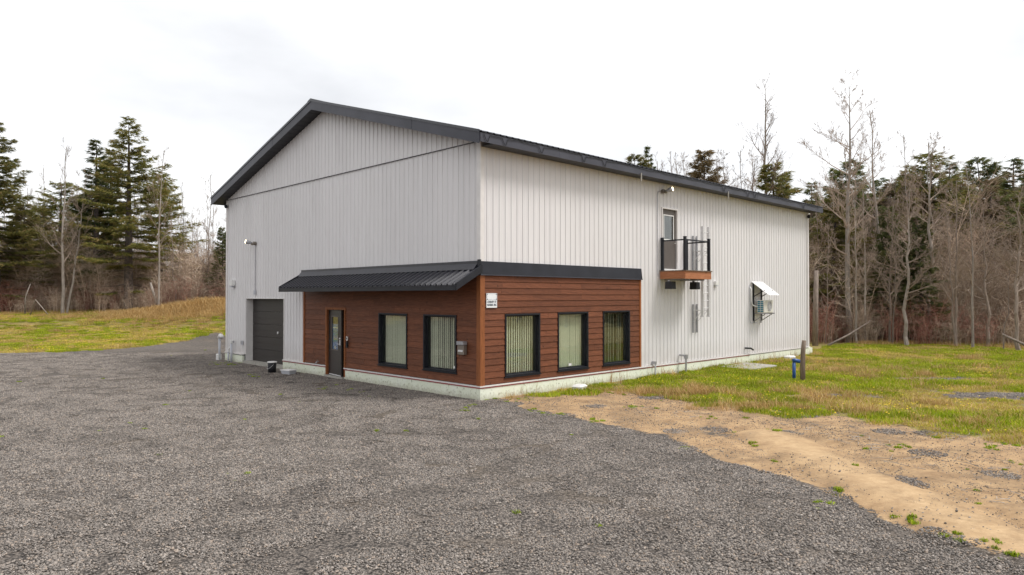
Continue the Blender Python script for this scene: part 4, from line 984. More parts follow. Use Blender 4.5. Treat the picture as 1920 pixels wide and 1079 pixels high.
def brush(seed, Ht=3.2, n=26, sp=.7, twig=7):
    """clump of thin bare stems"""
    rl = random.Random(seed); mb = MB(); tint = []
    for i in range(n):
        a = rl.uniform(0, 6.28); rr = rl.uniform(0, sp); h = Ht * rl.uniform(.45, 1.05); ln = rl.uniform(.04, .5); a2 = a + rl.gauss(0, .7)
        pts = [Vector((rr * math.cos(a), rr * math.sin(a), -.1))]
        for k in range(1, 4): t = k / 3; pts.append(Vector((rr * math.cos(a) + ln * h * t * t * math.cos(a2) + rl.gauss(0, .05), rr * math.sin(a) + ln * h * t * t * math.sin(a2) + rl.gauss(0, .05), h * t)))
        b0 = len(mb.v); r0 = .009 * (h / 2.5) + .003
        mb.tube(pts, [r0, r0 * .8, r0 * .55, .003], 3, cap=False)
        for q in range(twig):
            s = rl.uniform(.25, 1); k = min(int(s * 3), 2); p = pts[k].lerp(pts[k + 1], s * 3 - k); d = Vector((rl.gauss(0, .7), rl.gauss(0, .7), rl.uniform(-.1, 1))).normalized()
            Lg = h * rl.uniform(.12, .32); p2 = p + d * Lg; mb.tube([p, p2], [.0045, .0025], 3, cap=False)
            for _ in range(2):
                s2 = rl.uniform(.3, .9); p3 = p.lerp(p2, s2); d3 = (d + Vector((rl.gauss(0, .6), rl.gauss(0, .6), rl.gauss(0, .4)))).normalized(); mb.tube([p3, p3 + d3 * Lg * .5], [.003, .002], 3, cap=False)
        tv = rl.random(); tint += [tv] * (len(mb.v) - b0)
    return mb, tint
def mb_attr_mesh(mb, name, mat, tint):
    me = mb.mesh(name, mat); a = me.attributes.new('tint', 'FLOAT', 'POINT'); a.data.foreach_set('value', np.array(tint, np.float32)); return me

# spruce kinds
SP = {}
for key, a in dict(main=dict(seed=1, Ht=16, Rb=3.6, bare=.22, droop=.16, power=.8, rag=.38, dens=1.0), narrow=dict(seed=2, Ht=14, Rb=2.1, bare=.08, power=.9, dens=1.15),
                   full=dict(seed=3, Ht=12, Rb=2.7, bare=.05, power=.72, dens=1.1, rag=.3), ragged=dict(seed=4, Ht=13, Rb=3.2, bare=.12, power=.6, dens=.75, rag=.45)).items():
    tb, V, F, T = spruce(**a)
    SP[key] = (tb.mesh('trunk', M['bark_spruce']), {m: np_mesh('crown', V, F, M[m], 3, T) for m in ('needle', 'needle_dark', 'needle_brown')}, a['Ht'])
BT_ = {}
for key, a in dict(aspen=dict(seed=11, Ht=15, spread=.30, r0=.17, first=.35, upright=.8, twigs=1.0), birch=dict(seed=12, Ht=11, spread=.28, r0=.10, first=.3, upright=1.1, twigs=.85, fork=True),
                   thin=dict(seed=13, Ht=11, spread=.22, r0=.075, first=.3, upright=1.1, twigs=.8), crooked=dict(seed=14, Ht=12, spread=.36, r0=.15, first=.3, upright=.5, twigs=1.1, crook=.12, lean=.04),
                   thin2=dict(seed=15, Ht=10, spread=.26, r0=.06, first=.2, upright=.9, twigs=.8, crook=.08), tall=dict(seed=16, Ht=18, spread=.20, r0=.21, first=.5, upright=.9, twigs=.8, crook=.05)).items():
    tr, cr_ = bare_tree(**a); BT_[key] = (tr, cr_, a['Ht'], {}, cr_.mesh('branches', M['twig']))
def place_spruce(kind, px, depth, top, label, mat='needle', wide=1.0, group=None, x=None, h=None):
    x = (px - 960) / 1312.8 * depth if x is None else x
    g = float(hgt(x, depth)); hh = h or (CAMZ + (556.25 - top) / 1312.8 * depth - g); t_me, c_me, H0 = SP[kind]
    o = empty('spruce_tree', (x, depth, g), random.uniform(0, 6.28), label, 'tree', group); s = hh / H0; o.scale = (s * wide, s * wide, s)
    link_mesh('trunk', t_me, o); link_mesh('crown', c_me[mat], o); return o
def place_bare(kind, px, depth, top, label, bark='bark', rot=None, group=None, x=None, h=None):
    x = (px - 960) / 1312.8 * depth if x is None else x
    g = float(hgt(x, depth)); hh = h or (CAMZ + (556.25 - top) / 1312.8 * depth - g); tr, cr_, H0, cache, cme = BT_[kind]
    if bark not in cache: cache[bark] = tr.mesh('trunk', M[bark])
    o = empty('bare_tree', (x, depth, g), random.uniform(0, 6.28) if rot is None else rot, label, 'tree', group); s = hh / H0; o.scale = (s, s, s)
    link_mesh('trunk', cache[bark], o); link_mesh('branches', cme, o); return o

# left side
place_spruce('main', 241, 58, 216, 'tallest spruce left of the building with a bare lower trunk', wide=1.32)
place_spruce('narrow', 180, 61, 254, 'narrow dark spruce directly left of the tallest left spruce', 'needle_dark', 1.25)
place_spruce('narrow', 207, 63, 272, 'thin spruce top squeezed between the two taller left spruces', 'needle', 1.2)
place_spruce('main', -8, 57, 226, 'big spruce cut by the left edge of the picture', wide=1.35)
place_spruce('ragged', 112, 66, 338, 'ragged olive conifer between the left edge spruce and the dark narrow spruce', 'needle', 1.6)
place_spruce('full', 45, 60, 380, 'short bushy conifer below the left edge spruce', 'needle', 1.5)
place_spruce('ragged', 300, 64, 322, 'open spruce just right of the tallest left spruce', 'needle', 1.3)
place_spruce('full', 418, 60, 425, 'small spruce against the left edge of the building', 'needle_dark')
place_spruce('full', 160, 68, 360, 'mid-height spruce standing behind the narrow dark one', 'needle', 1.5)
place_bare('birch', 120, 55, 264, 'pale birch in front of the left spruces with a forked trunk', 'bark_pale')
place_bare('thin', 299, 56, 272, 'pale bare birch right of the tallest left spruce', 'bark_pale')
place_bare('thin2', 382, 60, 318, 'thin bare tree nearest the left wall of the building')
place_bare('thin', 342, 64, 342, 'thin bare tree midway between the left spruces and the building')
place_bare('thin2', 62, 66, 308, 'thin bare tree right of the left edge spruce')
place_bare('thin2', 330, 58, 380, 'short bare sapling on the grass bank left of the building')
# right side
place_bare('aspen', 1592, 42, 150, 'tallest bare aspen right of the building with spreading crown', 'bark_pale', .4)
place_bare('thin', 1604, 40, 330, 'slim pale trunk right beside the tallest aspen', 'bark_pale')
place_bare('birch', 1643, 44, 195, 'bare aspen second from the building corner with dense upper twigs', 'bark_pale', 2.4)
place_bare('crooked', 1745, 41, 262, 'pale leaning bare tree in the middle of the right thicket', 'bark_pale', 3.1)
place_bare('thin', 1703, 46, 240, 'thin bare tree rising above the broad right spruce', 'bark_pale')
place_bare('thin2', 1768, 47, 255, 'thin bare stem rising behind the leaning right tree', 'bark_pale')
place_bare('crooked', 1850, 38, 380, 'dark multi-branched bare tree near the right edge of the picture')
place_bare('thin2', 1880, 36, 430, 'short bare tree close to the right edge of the picture')
place_bare('tall', 1440, 56, 148, 'very tall bare aspen rising behind the long roof', 'bark_pale', 1.2)
ORD = ['leftmost', 'second', 'third', 'fourth', 'fifth', 'sixth', 'seventh', 'eighth', 'ninth', 'tenth']
for i, (px, d, top) in enumerate(sorted([(1262, 60, 292), (1290, 62, 300), (1352, 58, 300), (1388, 60, 282), (1420, 62, 290), (1278, 66, 305), (1240, 63, 300), (1365, 64, 310), (1405, 66, 300), (1310, 64, 300)])):
    place_bare(('birch', 'thin', 'crooked')[i % 3], px, d, top - 8, ('leftmost' if i == 0 else ORD[i] + ' from the left') + ' of ten thin bare treetops above the long roof', group='bare treetops above the roof')
place_spruce('narrow', 1217, 64, 266, 'narrow spruce tip above the roof, right of a lower one', 'needle_dark', .7)
place_spruce('full', 1200, 62, 284, 'rounded spruce top at the left end of the trees above the roof', 'needle', 1.15)
place_spruce('full', 1320, 60, 279, 'brownish bushy conifer above the middle of the long roof', 'needle_brown', 1.25)
place_spruce('full', 1458, 56, 303, 'broad olive conifer above the roof beside the very tall aspen', 'needle', 1.5)
place_spruce('narrow', 1522, 54, 334, 'open spruce just beyond the far roof corner', 'needle_dark', 1.3)
place_spruce('full', 1560, 45, 352, 'olive conifer in front of the spruce beside the tallest aspen', 'needle', 1.35)
place_spruce('full', 1583, 54, 296, 'pointed spruce behind the tallest aspen', 'needle_dark', 1.3)
place_spruce('ragged', 1745, 50, 282, 'broad high spruce in the middle of the right side', 'needle', 1.5)
place_spruce('narrow', 1705, 49, 312, 'spruce on the left shoulder of the broad right spruce', 'needle', 1.5)
place_spruce('narrow', 1780, 53, 298, 'slim spruce tip right of the broad right spruce', 'needle_dark', 1.4)
place_spruce('full', 1850, 58, 289, 'dark spruce standing second from the right edge', 'needle_dark', 1.35)
place_spruce('narrow', 1900, 58, 290, 'dark spruce nearest the right edge of the picture', 'needle_dark', 1.5)
place_spruce('full', 1950, 55, 310, 'dark spruce just past the right edge of the picture', 'needle_dark', 1.2)
place_spruce('full', 1668, 42.5, 385, 'low dark spruce deep in the right thicket', 'needle_dark')
place_spruce('full', 1728, 41.5, 400, 'low green spruce behind the leaning bare tree', 'needle_dark')
for i, (px, d, top, k, lb) in enumerate([(1548, 41, 420, 'thin2', 'short bare sapling between the broken snag and the tallest aspen'), (1622, 41, 345, 'thin', 'mottled slim tree leaning between the two tall aspens'), (1668, 40, 380, 'birch', 'forked young birch right of the second aspen'),
        (1700, 39, 350, 'crooked', 'crooked grey tree left of the leaning right tree'), (1790, 38, 330, 'birch', 'forked pale tree right of the leaning right tree'), (1822, 37, 300, 'thin', 'slim tree between the leaning tree and the dark multi-branched one'), (1905, 35, 340, 'crooked', 'crooked bare tree at the very right edge')]):
    place_bare(k, px, d, top, lb, 'bark_pale' if i % 2 else 'bark')
# rows behind
rl = random.Random(5)
for i in range(34):
    d = rl.uniform(66, 84); px = -60 + i * 15 + rl.uniform(-8, 8)
    place_bare(('thin', 'thin2', 'birch')[i % 3], px, d, rl.uniform(345, 415), 'slender bare tree in the hazy back row left of the building', group='back row of bare trees on the left')
for i in range(6):
    d = rl.uniform(68, 82); px = -80 + i * 50 + rl.uniform(-10, 10)
    place_spruce(('full', 'ragged', 'narrow')[i % 3], px, d, rl.uniform(375, 430), 'low spruce in the back row left of the building', 'needle', 1.5, group='back row of spruces on the left')
for i in range(18):
    d = rl.uniform(42, 56); px = 1530 + i * 24 + rl.uniform(-8, 8)
    place_bare(('thin', 'birch', 'crooked', 'crooked')[i % 4], px, d, rl.uniform(330, 420), 'slender bare tree in the crowded wood right of the building', ('bark', 'bark_pale')[i % 2], group='crowded bare trees on the right')
for i in range(22):
    d = rl.uniform(47, 62); px = 1500 + i * 21 + rl.uniform(-10, 10)
    place_spruce(('full', 'ragged', 'narrow')[i % 3], px, d, rl.uniform(325, 375) + (25 if px < 1600 else 0), 'spruce in the back row right of the building', ('needle', 'needle_dark', 'needle_brown')[i % 3], 1.45, group='back row of spruces on the right')
# the wood goes on past both edges of the picture
for i in range(16):
    x = 34 + i * 3.0; y = 30 + rl.uniform(-3, 10) - i * 1.5
    if i % 2: place_bare(('thin', 'crooked')[i % 4 // 2], 0, y, 0, 'bare tree past the right edge of the picture', group='trees beyond the right edge', x=x, h=rl.uniform(8, 12))
    else: place_spruce(('full', 'ragged')[i % 4 // 2], 0, y, 0, 'spruce past the right edge of the picture', 'needle_dark', group='spruces beyond the right edge', x=x, h=rl.uniform(9, 13))
for i in range(14):
    x = -46 - rl.uniform(0, 8); y = 52 - i * 4
    if i % 2: place_bare(('thin', 'birch')[i % 4 // 2], 0, y, 0, 'bare tree past the left edge of the picture', group='trees beyond the left edge', x=x, h=rl.uniform(8, 12))
    else: place_spruce(('full', 'ragged')[i % 4 // 2], 0, y, 0, 'spruce past the left edge of the picture', 'needle', group='spruces beyond the left edge', x=x, h=rl.uniform(9, 13))

# dead wood
def dead(name, pts, r, mat, label, cat='log'):
    g = float(hgt(pts[0][0], pts[0][1])); o = MB().tube([(p[0] - pts[0][0], p[1] - pts[0][1], p[2]) for p in pts], r, 8).build(name, mat, None, True)
    o.location = (pts[0][0], pts[0][1], g); tag(o, label, cat); return o
def dp(px, d): return (px - 960) / 1312.8 * d
dead('broken_snag', [(dp(1528, 39), 39, -.2), (dp(1529, 39), 39, 2.2), (dp(1531, 39), 39, 4.2)], [.16, .14, .11], M['bark'], 'broken-topped dead trunk right beside the far building corner', 'dead tree')
dead('fallen_log', [(dp(1552, 38), 38, .1), (dp(1590, 39), 39, .6), (dp(1632, 40), 40, 1.35)], [.06, .055, .03], M['bark'], 'fallen log leaning up at the foot of the tallest aspen')
dead('fallen_log', [(dp(1878, 34), 34, .9), (dp(1935, 33), 33, .3)], [.05, .07], M['bark'], 'fallen grey log at the right edge of the picture')
dead('leaning_stump', [(dp(300, 57), 57, -.1), (dp(289, 57), 57, 1.2), (dp(282, 57), 57, 2.2)], [.12, .1, .08], M['bark_pale'], 'white leaning broken birch right of the tallest left spruce', 'dead tree')
dead('dead_stem', [(dp(47, 55), 55, -.1), (dp(48, 55), 55, 1.4), (dp(57, 55), 55, 2.4)], [.07, .05, .03], M['bark_pale'], 'bent pale dead stem at the foot of the left wood', 'dead tree')
dead('dead_stem', [(dp(56, 54), 54, -.1), (dp(67, 54), 54, 1.2), (dp(90, 54), 54, .1)], [.05, .045, .03], M['bark_pale'], 'broken dead stem folded over beside the bent one', 'dead tree')

# ------------------------------------------------------------------ scattered ground cover (geometry nodes on points)
def scatter(name, sources, pts, rots, scl, var, label=None, cat=None, tilt=None):
    me = bpy.data.meshes.new(name); me.vertices.add(len(pts)); me.vertices.foreach_set('co', np.asarray(pts, np.float32).ravel())
    rv = np.zeros((len(pts), 3), np.float32); rv[:, 2] = rots
    if tilt is not None: rv[:, :2] = tilt
    a = me.attributes.new('rot', 'FLOAT_VECTOR', 'POINT'); a.data.foreach_set('vector', rv.ravel())
    a = me.attributes.new('scl', 'FLOAT', 'POINT'); a.data.foreach_set('value', np.asarray(scl, np.float32))
    a = me.attributes.new('kin', 'INT', 'POINT'); a.data.foreach_set('value', np.asarray(var, np.int32)); me.update()
    o = link_mesh(name, me); tag(o, label, cat, kind='stuff')
    ng = bpy.data.node_groups.new(name, 'GeometryNodeTree')
    ng.interface.new_socket('Geometry', in_out='INPUT', socket_type='NodeSocketGeometry'); ng.interface.new_socket('Geometry', in_out='OUTPUT', socket_type='NodeSocketGeometry')
    gi = ng.nodes.new('NodeGroupInput'); go = ng.nodes.new('NodeGroupOutput'); jn = ng.nodes.new('GeometryNodeJoinGeometry')
    def named(nm, ty): n_ = ng.nodes.new('GeometryNodeInputNamedAttribute'); n_.data_type = ty; n_.inputs['Name'].default_value = nm; return n_.outputs['Attribute']
    ra, sa, ka = named('rot', 'FLOAT_VECTOR'), named('scl', 'FLOAT'), named('kin', 'INT')
    for i, sme in enumerate(sources):
        so = bpy.data.objects.new(name + '_piece', sme)
        oi = ng.nodes.new('GeometryNodeObjectInfo'); oi.inputs['Object'].default_value = so; oi.inputs['As Instance'].default_value = False
        ip = ng.nodes.new('GeometryNodeInstanceOnPoints'); cp = ng.nodes.new('FunctionNodeCompare'); cp.data_type = 'INT'; cp.operation = 'EQUAL'; cp.inputs[3].default_value = i
        ng.links.new(ka, cp.inputs[2]); ng.links.new(cp.outputs[0], ip.inputs['Selection']); ng.links.new(gi.outputs[0], ip.inputs['Points']); ng.links.new(oi.outputs['Geometry'], ip.inputs['Instance'])
        ng.links.new(ra, ip.inputs['Rotation']); ng.links.new(sa, ip.inputs['Scale']); ng.links.new(ip.outputs[0], jn.inputs[0])
    ng.links.new(jn.outputs[0], go.inputs[0]); md = o.modifiers.new('scatter', 'NODES'); md.node_group = ng
    return o
def in_view(x, y, m=1.12): return (y > 5) & (np.abs(x) < (y * .731 * m + 1.0))
def bxy(x, y): return (x - BX) * math.cos(BT) - (y - BY) * math.sin(BT), (x - BX) * math.sin(BT) + (y - BY) * math.cos(BT)
def outside(x, y, m=.1): a, b_ = bxy(x, y); return ~((a > -W - m) & (a < m) & (b_ > -m) & (b_ < LEN + m))
def shadowed(x, y):   # behind the building as seen from the yard, nothing to see there
    a, b_ = bxy(x, y); return (b_ > LEN) & (a < -1) | (a < -W) & (b_ > 6) & (x > -12)

# crushed stones
ico = None
def icosa():
    p = (1 + 5 ** .5) / 2; V = np.array([(-1, p, 0), (1, p, 0), (-1, -p, 0), (1, -p, 0), (0, -1, p), (0, 1, p), (0, -1, -p), (0, 1, -p), (p, 0, -1), (p, 0, 1), (-p, 0, -1), (-p, 0, 1)], float)
    F = np.array([(0, 11, 5), (0, 5, 1), (0, 1, 7), (0, 7, 10), (0, 10, 11), (1, 5, 9), (5, 11, 4), (11, 10, 2), (10, 7, 6), (7, 1, 8), (3, 9, 4), (3, 4, 2), (3, 2, 6), (3, 6, 8), (3, 8, 9), (4, 9, 5), (2, 4, 11), (6, 2, 10), (8, 6, 7), (9, 8, 1)])
    return V / np.linalg.norm(V[0]), F
IV, IF = icosa()
def stone_patch(seed, n, rad, s0, s1):
    r = np.random.default_rng(seed); Vs, Fs, T = [], [], []
    for i in range(n):
        a = r.uniform(0, 6.28); q = rad * math.sqrt(r.random()); s = r.uniform(s0, s1) * (1.6 if r.random() < .04 else 1)
        v = IV * (1 + r.normal(0, .16, (12, 1))) * np.array([1, r.uniform(.6, .95), r.uniform(.4, .75)]) * s / 2
        an = r.uniform(0, 6.28); c, d = math.cos(an), math.sin(an); v = v @ np.array([[c, d, 0], [-d, c, 0], [0, 0, 1]])
        tl = r.normal(0, .35); c, d = math.cos(tl), math.sin(tl); v = v @ np.array([[1, 0, 0], [0, c, d], [0, -d, c]])
        v += np.array([q * math.cos(a), q * math.sin(a), s * r.uniform(.05, .35)]); Vs.append(v); Fs.append(IF + 12 * i); T += [r.random()] * 12
    return np.concatenate(Vs), np.concatenate(Fs), T
M['stone'] = tint_mat('crushed_stone', [(0, (.09, .082, .075)), (.3, (.175, .157, .142)), (.6, (.25, .221, .197)), (.85, (.325, .285, .25)), (.97, (.35, .275, .215)), (1, (.45, .41, .375))], .9, .13)
st = [np_mesh('stone', *stone_patch(30 + i, 420, .30, .016, .032)[:2], M['stone'], 3, stone_patch(30 + i, 420, .30, .016, .032)[2]) for i in range(5)]
def jgrid(x0, x1, y0, y1, step):
    X, Y = np.meshgrid(np.arange(x0, x1, step), np.arange(y0, y1, step)); X = X.ravel() + rng.uniform(-.5, .5, X.size) * step; Y = Y.ravel() + rng.uniform(-.5, .5, Y.size) * step; return X, Y
X, Y = jgrid(-26, 26, 5.5, 34, .36)
lane = np.zeros(X.size)
for cx_, cy_, r_ in ((14, 2, 17.0), (14, 2, 18.8), (-22, 0, 23), (-22, 0, 24.8)): lane = np.maximum(lane, np.exp(-((np.hypot(X - cx_, Y - cy_) - r_) / .45) ** 2))
g, s, tk = masks(X, Y); keep = in_view(X, Y) & outside(X, Y, -.12) & (g * (1 - s) + rng.normal(0, .2, X.size) + .5 * (vn2.fbm(X / .8, Y / .8) - .5) > .47) & (rng.random(X.size) < np.where(Y < 22, 1, .8) * (.62 + .55 * vn.fbm(X / 3 + 30, Y / 3)) * (1 - .45 * lane)); X, Y = X[keep], Y[keep]
scatter('gravel_stones', st, np.stack([X, Y, hgt(X, Y)], 1), rng.uniform(0, 6.28, X.size), rng.uniform(.85, 1.1, X.size), rng.integers(0, 5, X.size), 'loose grey crushed stone covering the yard', 'gravel')
# sparse stones over sand
sp_ = [np_mesh('stone', *stone_patch(50 + i, 60, .45, .008, .024)[:2], M['stone'], 3, stone_patch(50 + i, 60, .45, .008, .024)[2]) for i in range(3)]
X, Y = jgrid(-1, 22, 7, 32, .42)
g, s, tk = masks(X, Y); keep = in_view(X, Y) & outside(X, Y) & (g < .6) & (rng.random(X.size) < .9 * (1 - .8 * tk)); X, Y = X[keep], Y[keep]
scatter('scattered_pebbles', sp_, np.stack([X, Y, hgt(X, Y)], 1), rng.uniform(0, 6.28, X.size), rng.uniform(.7, 1.2, X.size), rng.integers(0, 3, X.size), 'loose pebbles strewn over the sandy ground', 'pebbles')

def blades(seed, n, rad, h0, h1, w, lean=.5, tint=(.5, .2), clump=0):
    r = np.random.default_rng(seed)
    if clump:
        cc = r.normal(0, rad * .6, (clump, 2)); idx = r.integers(0, clump, n); xy = cc[idx] + r.normal(0, rad * .10, (n, 2))
    else: a = r.uniform(0, 6.28, n); q = rad * np.sqrt(r.random(n)); xy = np.stack([q * np.cos(a), q * np.sin(a)], 1)
    h = r.uniform(h0, h1, n); an = r.uniform(0, 6.28, n); ld = np.stack([np.cos(an), np.sin(an)], 1) * (r.uniform(.1, 1, n) * lean * h)[:, None]
    sd_ = np.stack([-np.sin(an), np.cos(an)], 1) * (w * r.uniform(.6, 1.3, n))[:, None] / 2
    b0 = np.concatenate([xy - sd_, np.full((n, 1), -.01)], 1); b1 = np.concatenate([xy + sd_, np.full((n, 1), -.01)], 1)
    m0 = np.concatenate([xy + ld * .35 - sd_ * .8, (h * .6)[:, None]], 1); m1 = np.concatenate([xy + ld * .35 + sd_ * .8, (h * .6)[:, None]], 1); tp = np.concatenate([xy + ld, h[:, None] * .97], 1)
    V = np.stack([b0, b1, m1, m0, tp], 1).reshape(-1, 3); k = np.arange(n)[:, None] * 5
    F = np.concatenate([k + np.array([[0, 1, 2]]), k + np.array([[0, 2, 3]]), k + np.array([[3, 2, 4]])], 0)
    T = np.repeat(np.clip(r.normal(tint[0], tint[1], n), 0, 1), 5); return V, F, T
M['grass'] = tint_mat('meadow_grass', [(0, (.10, .15, .006)), (.35, (.25, .35, .010)), (.65, (.41, .44, .02)), (.85, (.46, .33, .09)), (1, (.54, .38, .18))], .7, .25, transl=.3)
M['dry'] = tint_mat('dry_grass', [(0, (.30, .16, .05)), (.5, (.46, .29, .11)), (1, (.62, .46, .23))], .8, .15, transl=.25)
M['petal'] = tint_mat('dandelion_yellow', [(0, (.65, .42, .01)), (1, (.8, .6, .02))], .6, .05)
gr = [np_mesh('grass', *blades(60 + i, 420, .36, .03, .11, .012, .9, (.48, .24))[:2], M['grass'], 3, blades(60 + i, 420, .36, .03, .11, .012, .9, (.48, .24))[2]) for i in range(4)]
gr += [np_mesh('grass', *blades(66 + i, 330, .36, .02, .09, .012, 1.5, (.86, .16))[:2], M['grass'], 3, blades(66 + i, 330, .36, .02, .09, .012, 1.5, (.86, .16))[2]) for i in range(2)]
def scat_grass(name, src, X, Y, sc, label, cat): scatter(name, src, np.stack([X, Y, hgt(X, Y)], 1), rng.uniform(0, 6.28, X.size), sc, rng.integers(0, len(src), X.size), label, cat)
Xs, Ys = [], []
for box in ((-1, 46, 12, 46, .42), (-60, -8, 28, 62, .5)):
    X, Y = jgrid(*box); g, s, tk = masks(X, Y); n1 = vn2.fbm(X / 1.3, Y / 1.3) - .5
    keep = in_view(X, Y, 1.05) & outside(X, Y) & ~shadowed(X, Y) & (s + n1 * .9 + rng.normal(0, .12, X.size) > .52); Xs.append(X[keep]); Ys.append(Y[keep])
X, Y = np.concatenate(Xs), np.concatenate(Ys); brown = vn.fbm(X / 2.2 + 40, Y / 2.2, 5) + rng.normal(0, .07, X.size) > .535 - .055 * (X < 0)
scatter('grass', gr, np.stack([X, Y, hgt(X, Y)], 1), rng.uniform(0, 6.28, X.size), rng.uniform(.7, 1.3, X.size) * (.7 + .6 * vn(X / 2, Y / 2)), np.where(brown, rng.integers(4, 6, X.size), rng.integers(0, 4, X.size)), 'short green meadow grass around the yard', 'grass')
print('grass', X.size)
# dandelions
fv = []; r = np.random.default_rng(5); Vd, Fd = [], []
for i in range(7):
    c = np.array([r.uniform(-.4, .4), r.uniform(-.4, .4), r.uniform(.06, .13)]); k = 6; ring = [c + np.array([.02 * math.cos(a), .02 * math.sin(a), .0]) for a in np.linspace(0, 6.28, k + 1)[:-1]]
    b0 = len(Vd); Vd += [c + np.array([0, 0, .012])] + ring; Fd += [(b0, b0 + 1 + q, b0 + 1 + (q + 1) % k) for q in range(k)]
dme = [np_mesh('flower', Vd, Fd, M['petal'], 3, [.5] * len(Vd))]
sel = rng.random(X.size) < np.where((X > 0), .09, .5 * smooth((vn(X / 4 + 3, Y / 4) - .3) / .3)); scat_grass('dandelions', dme, X[sel], Y[sel], np.ones(sel.sum()), 'yellow dandelion flowers dotted through the grass', 'flowers')
# dry tall grass
dg_ = [np_mesh('dry_grass', *blades(70 + i, 120, .30, .06, .30, .008, 1.6, (.55, .28))[:2], M['dry'], 3, blades(70 + i, 120, .30, .06, .30, .008, 1.6, (.55, .28))[2]) for i in range(3)]
def dryw(x, y):
    w = 1.0 * blob(x, y, *pxg(1290, 738), 1.8, .8) + 1.0 * blob(x, y, *pxg(1430, 768), 1.5, .45) + .35 * blob(x, y, *pxg(1590, 700), 3, 1.5) + .4 * blob(x, y, *pxg(1490, 752), 1.2, .7)
    w = w + .42 * smooth((y - 49.5) / 1.5) * (x < -8) + 1.9 * blob(x, y, -22.5, 54, 7, 4)
    return w
Xs, Ys = [], []
for box in ((-1, 46, 12, 42, .34), (-60, -10, 36, 64, .45)):
    X, Y = jgrid(*box); w = dryw(X, Y); n1 = vn.fbm(X / .9, Y / .9) - .5; g, s, tk = masks(X, Y)
    edge_r = smooth((Y - (41 - .35 * np.maximum(X - 18, 0)) + 3) / 3) * (X > 10) * .45
    keep = in_view(X, Y, 1.05) & outside(X, Y) & ~shadowed(X, Y) & (w + edge_r + n1 * 1.5 * np.clip(w + s, 0, 1) + .12 * s + rng.normal(0, .15, X.size) > .52); Xs.append(X[keep]); Ys.append(Y[keep])
X, Y = np.concatenate(Xs), np.concatenate(Ys); tall = np.where((X < -10) & (Y > 50), .8 + 2.0 * blob(X, Y, -22.5, 55, 7, 4), 1.0) * rng.uniform(.6, 1.2, X.size)
scat_grass('dry_grass', dg_, X, Y, tall, 'dry straw-coloured tall grass in tufts', 'grass'); print('dry', X.size)
# weeds on gravel and sand
wd = [np_mesh('weed', *blades(80 + i, 60, .075, .012, .05, .013, 1.8, (.3, .15))[:2], M['grass'], 3, blades(80 + i, 60, .075, .012, .05, .013, 1.8, (.3, .15))[2]) for i in range(3)]
pts = [pxg(*p) for p in [(870, 765), (865, 770), (880, 760), (470, 703), (480, 707), (435, 425 + 640 - 385 + 5), (395, 680), (405, 682), (415, 684), (440, 682), (430, 684), (420, 681), (655, 730), (680, 735), (612, 728), (1180, 762), (1190, 762), (1130, 730), (1150, 738), (1165, 712), (1172, 715), (920, 748), (912, 750), (1000, 770), (1020, 775), (1035, 779), (1110, 789), (1120, 786), (1050, 777), (437, 895), (1285, 845), (1420, 830), (1455, 808), (1685, 840), (1700, 838), (1850, 835), (1900, 835), (1870, 845), (1700, 975), (1780, 1005), (1860, 1028), (1905, 1048), (1570, 920), (1550, 945), (1910, 870), (1600, 770), (1330, 785)]]
pts = [(a + rng.normal(0, .09), b_ + rng.normal(0, .12)) for a, b_ in pts for _ in range(4)]
X, Y = jgrid(-16, 20, 8, 36, 1.1); g, s, tk = masks(X, Y); kp = in_view(X, Y) & outside(X, Y, .1) & (s < .5) & (rng.random(X.size) < np.where(g > .5, .10, .4)); pts += list(zip(X[kp], Y[kp]))
for i in range(46): q = bw(rng.uniform(.12, .8), rng.uniform(.3, 20)); pts.append((q.x, q.y))
pts = np.array(pts); X, Y = pts[:, 0], pts[:, 1]; scat_grass('weeds', wd, X, Y, rng.uniform(.35, 1.05, X.size), 'small green weeds sprouting in the gravel and sand', 'weeds')
# thin dry stalks along the side foundation
stk = [np_mesh('stalk', *blades(90 + i, 9, .22, .15, .55, .008, .7, (.3, .3))[:2], M['dry'], 3, blades(90 + i, 9, .22, .15, .55, .008, .7, (.3, .3))[2]) for i in range(2)]
q = [bw(rng.uniform(.1, .5), rng.uniform(.1, 20)) for _ in range(40)]; X = np.array([a.x for a in q]); Y = np.array([a.y for a in q]); scat_grass('dry_stalks', stk, X, Y, rng.uniform(.6, 1.2, X.size), 'thin dry stalks along the pale side foundation', 'weeds')
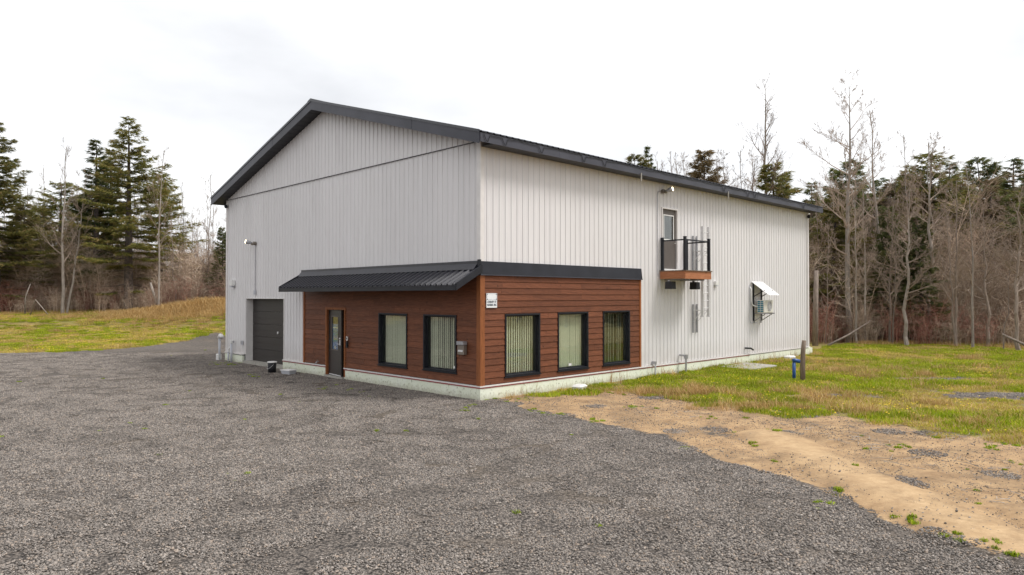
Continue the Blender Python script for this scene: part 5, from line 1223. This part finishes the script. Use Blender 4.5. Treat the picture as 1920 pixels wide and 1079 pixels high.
# twigs on the sand
tw = MB(); rl = random.Random(9)
for i in range(12):
    a = rl.uniform(0, 6.28); p = Vector((rl.uniform(-.5, .5), rl.uniform(-.5, .5), .02)); d = Vector((math.cos(a), math.sin(a), .05)); Lg = rl.uniform(.1, .4); tw.tube([p, p + d * Lg * .5 + Vector((0, 0, .01)), p + d * Lg], [.006, .005, .002], 3)
twm = [tw.mesh('twig', M['bark_pale'])]
q = [pxg(*p) for p in [(1600, 830), (1640, 830), (1620, 838), (1760, 820), (1790, 815), (1690, 806), (1580, 820), (1850, 870), (1300, 780), (1210, 770), (1720, 870), (1850, 930), (1500, 800)]]; X = np.array([a[0] for a in q]); Y = np.array([a[1] for a in q])
scat_grass('twig_litter', twm, X, Y, np.ones(X.size), 'small pale twigs lying on the sand', 'twigs')

# undergrowth thickets at the wood edges
def bm_(seed, mat, **k): mb, tn = brush(seed, **k); return mb_attr_mesh(mb, 'brush', M[mat], tn)
low = [bm_(101, 'brushR', Ht=2.2, n=24, sp=.8, twig=9), bm_(102, 'brushA', Ht=2.8, n=18, sp=.7, twig=10), bm_(103, 'brushA', Ht=1.8, n=28, sp=.9, twig=8)]
high = [bm_(111, 'brushA', Ht=6.4, n=8, sp=1.2, twig=44), bm_(112, 'brushA', Ht=5.2, n=10, sp=1.1, twig=36), bm_(113, 'brushA', Ht=4.6, n=10, sp=1.0, twig=34)]
def edgeR(x): return 41.5 - .42 * np.maximum(x - 17, 0)
def edgeL(x): return np.full_like(x, 56.5)
Xs, Ys = [], []
X, Y = jgrid(14, 62, 8, 62, .95); k = (Y > edgeR(X)) & (Y < edgeR(X) + 15) & (in_view(X, Y, 1.15) | (rng.random(X.size) < .2)) & ((Y < edgeR(X) + 6) | (rng.random(X.size) < .6)); Xs.append(X[k]); Ys.append(Y[k])
X, Y = jgrid(-66, -8, 14, 76, .95); k = (Y > edgeL(X)) & in_view(X, Y, 1.1) & ((Y < 62) | (rng.random(X.size) < .6)) & ~shadowed(X, Y) & (1.3 * blob(X, Y, -22, 55, 7, 3) < .5) | (X < -48) & (Y < 56) & (rng.random(X.size) < .15); Xs.append(X[k]); Ys.append(Y[k])
X, Y = np.concatenate(Xs), np.concatenate(Ys); scat_grass('undergrowth', low, X, Y, rng.uniform(.6, 1.15, X.size), 'leafless reddish brown undergrowth along the wood edge', 'undergrowth'); print('low', X.size)
k = (rng.random(X.size) < .50) & (Y > np.where(X > 0, edgeR(X) + 2.5, 58.5)); X2, Y2 = X[k], Y[k]; hs = np.where(X2 > 0, rng.uniform(.7, 1.35, X2.size) * (.8 + .45 * vn(X2 / 4, Y2 / 4)), rng.uniform(.8, 1.35, X2.size))
scat_grass('sapling_thicket', high, X2, Y2, hs, 'dense grey-brown bare saplings behind the undergrowth', 'thicket')
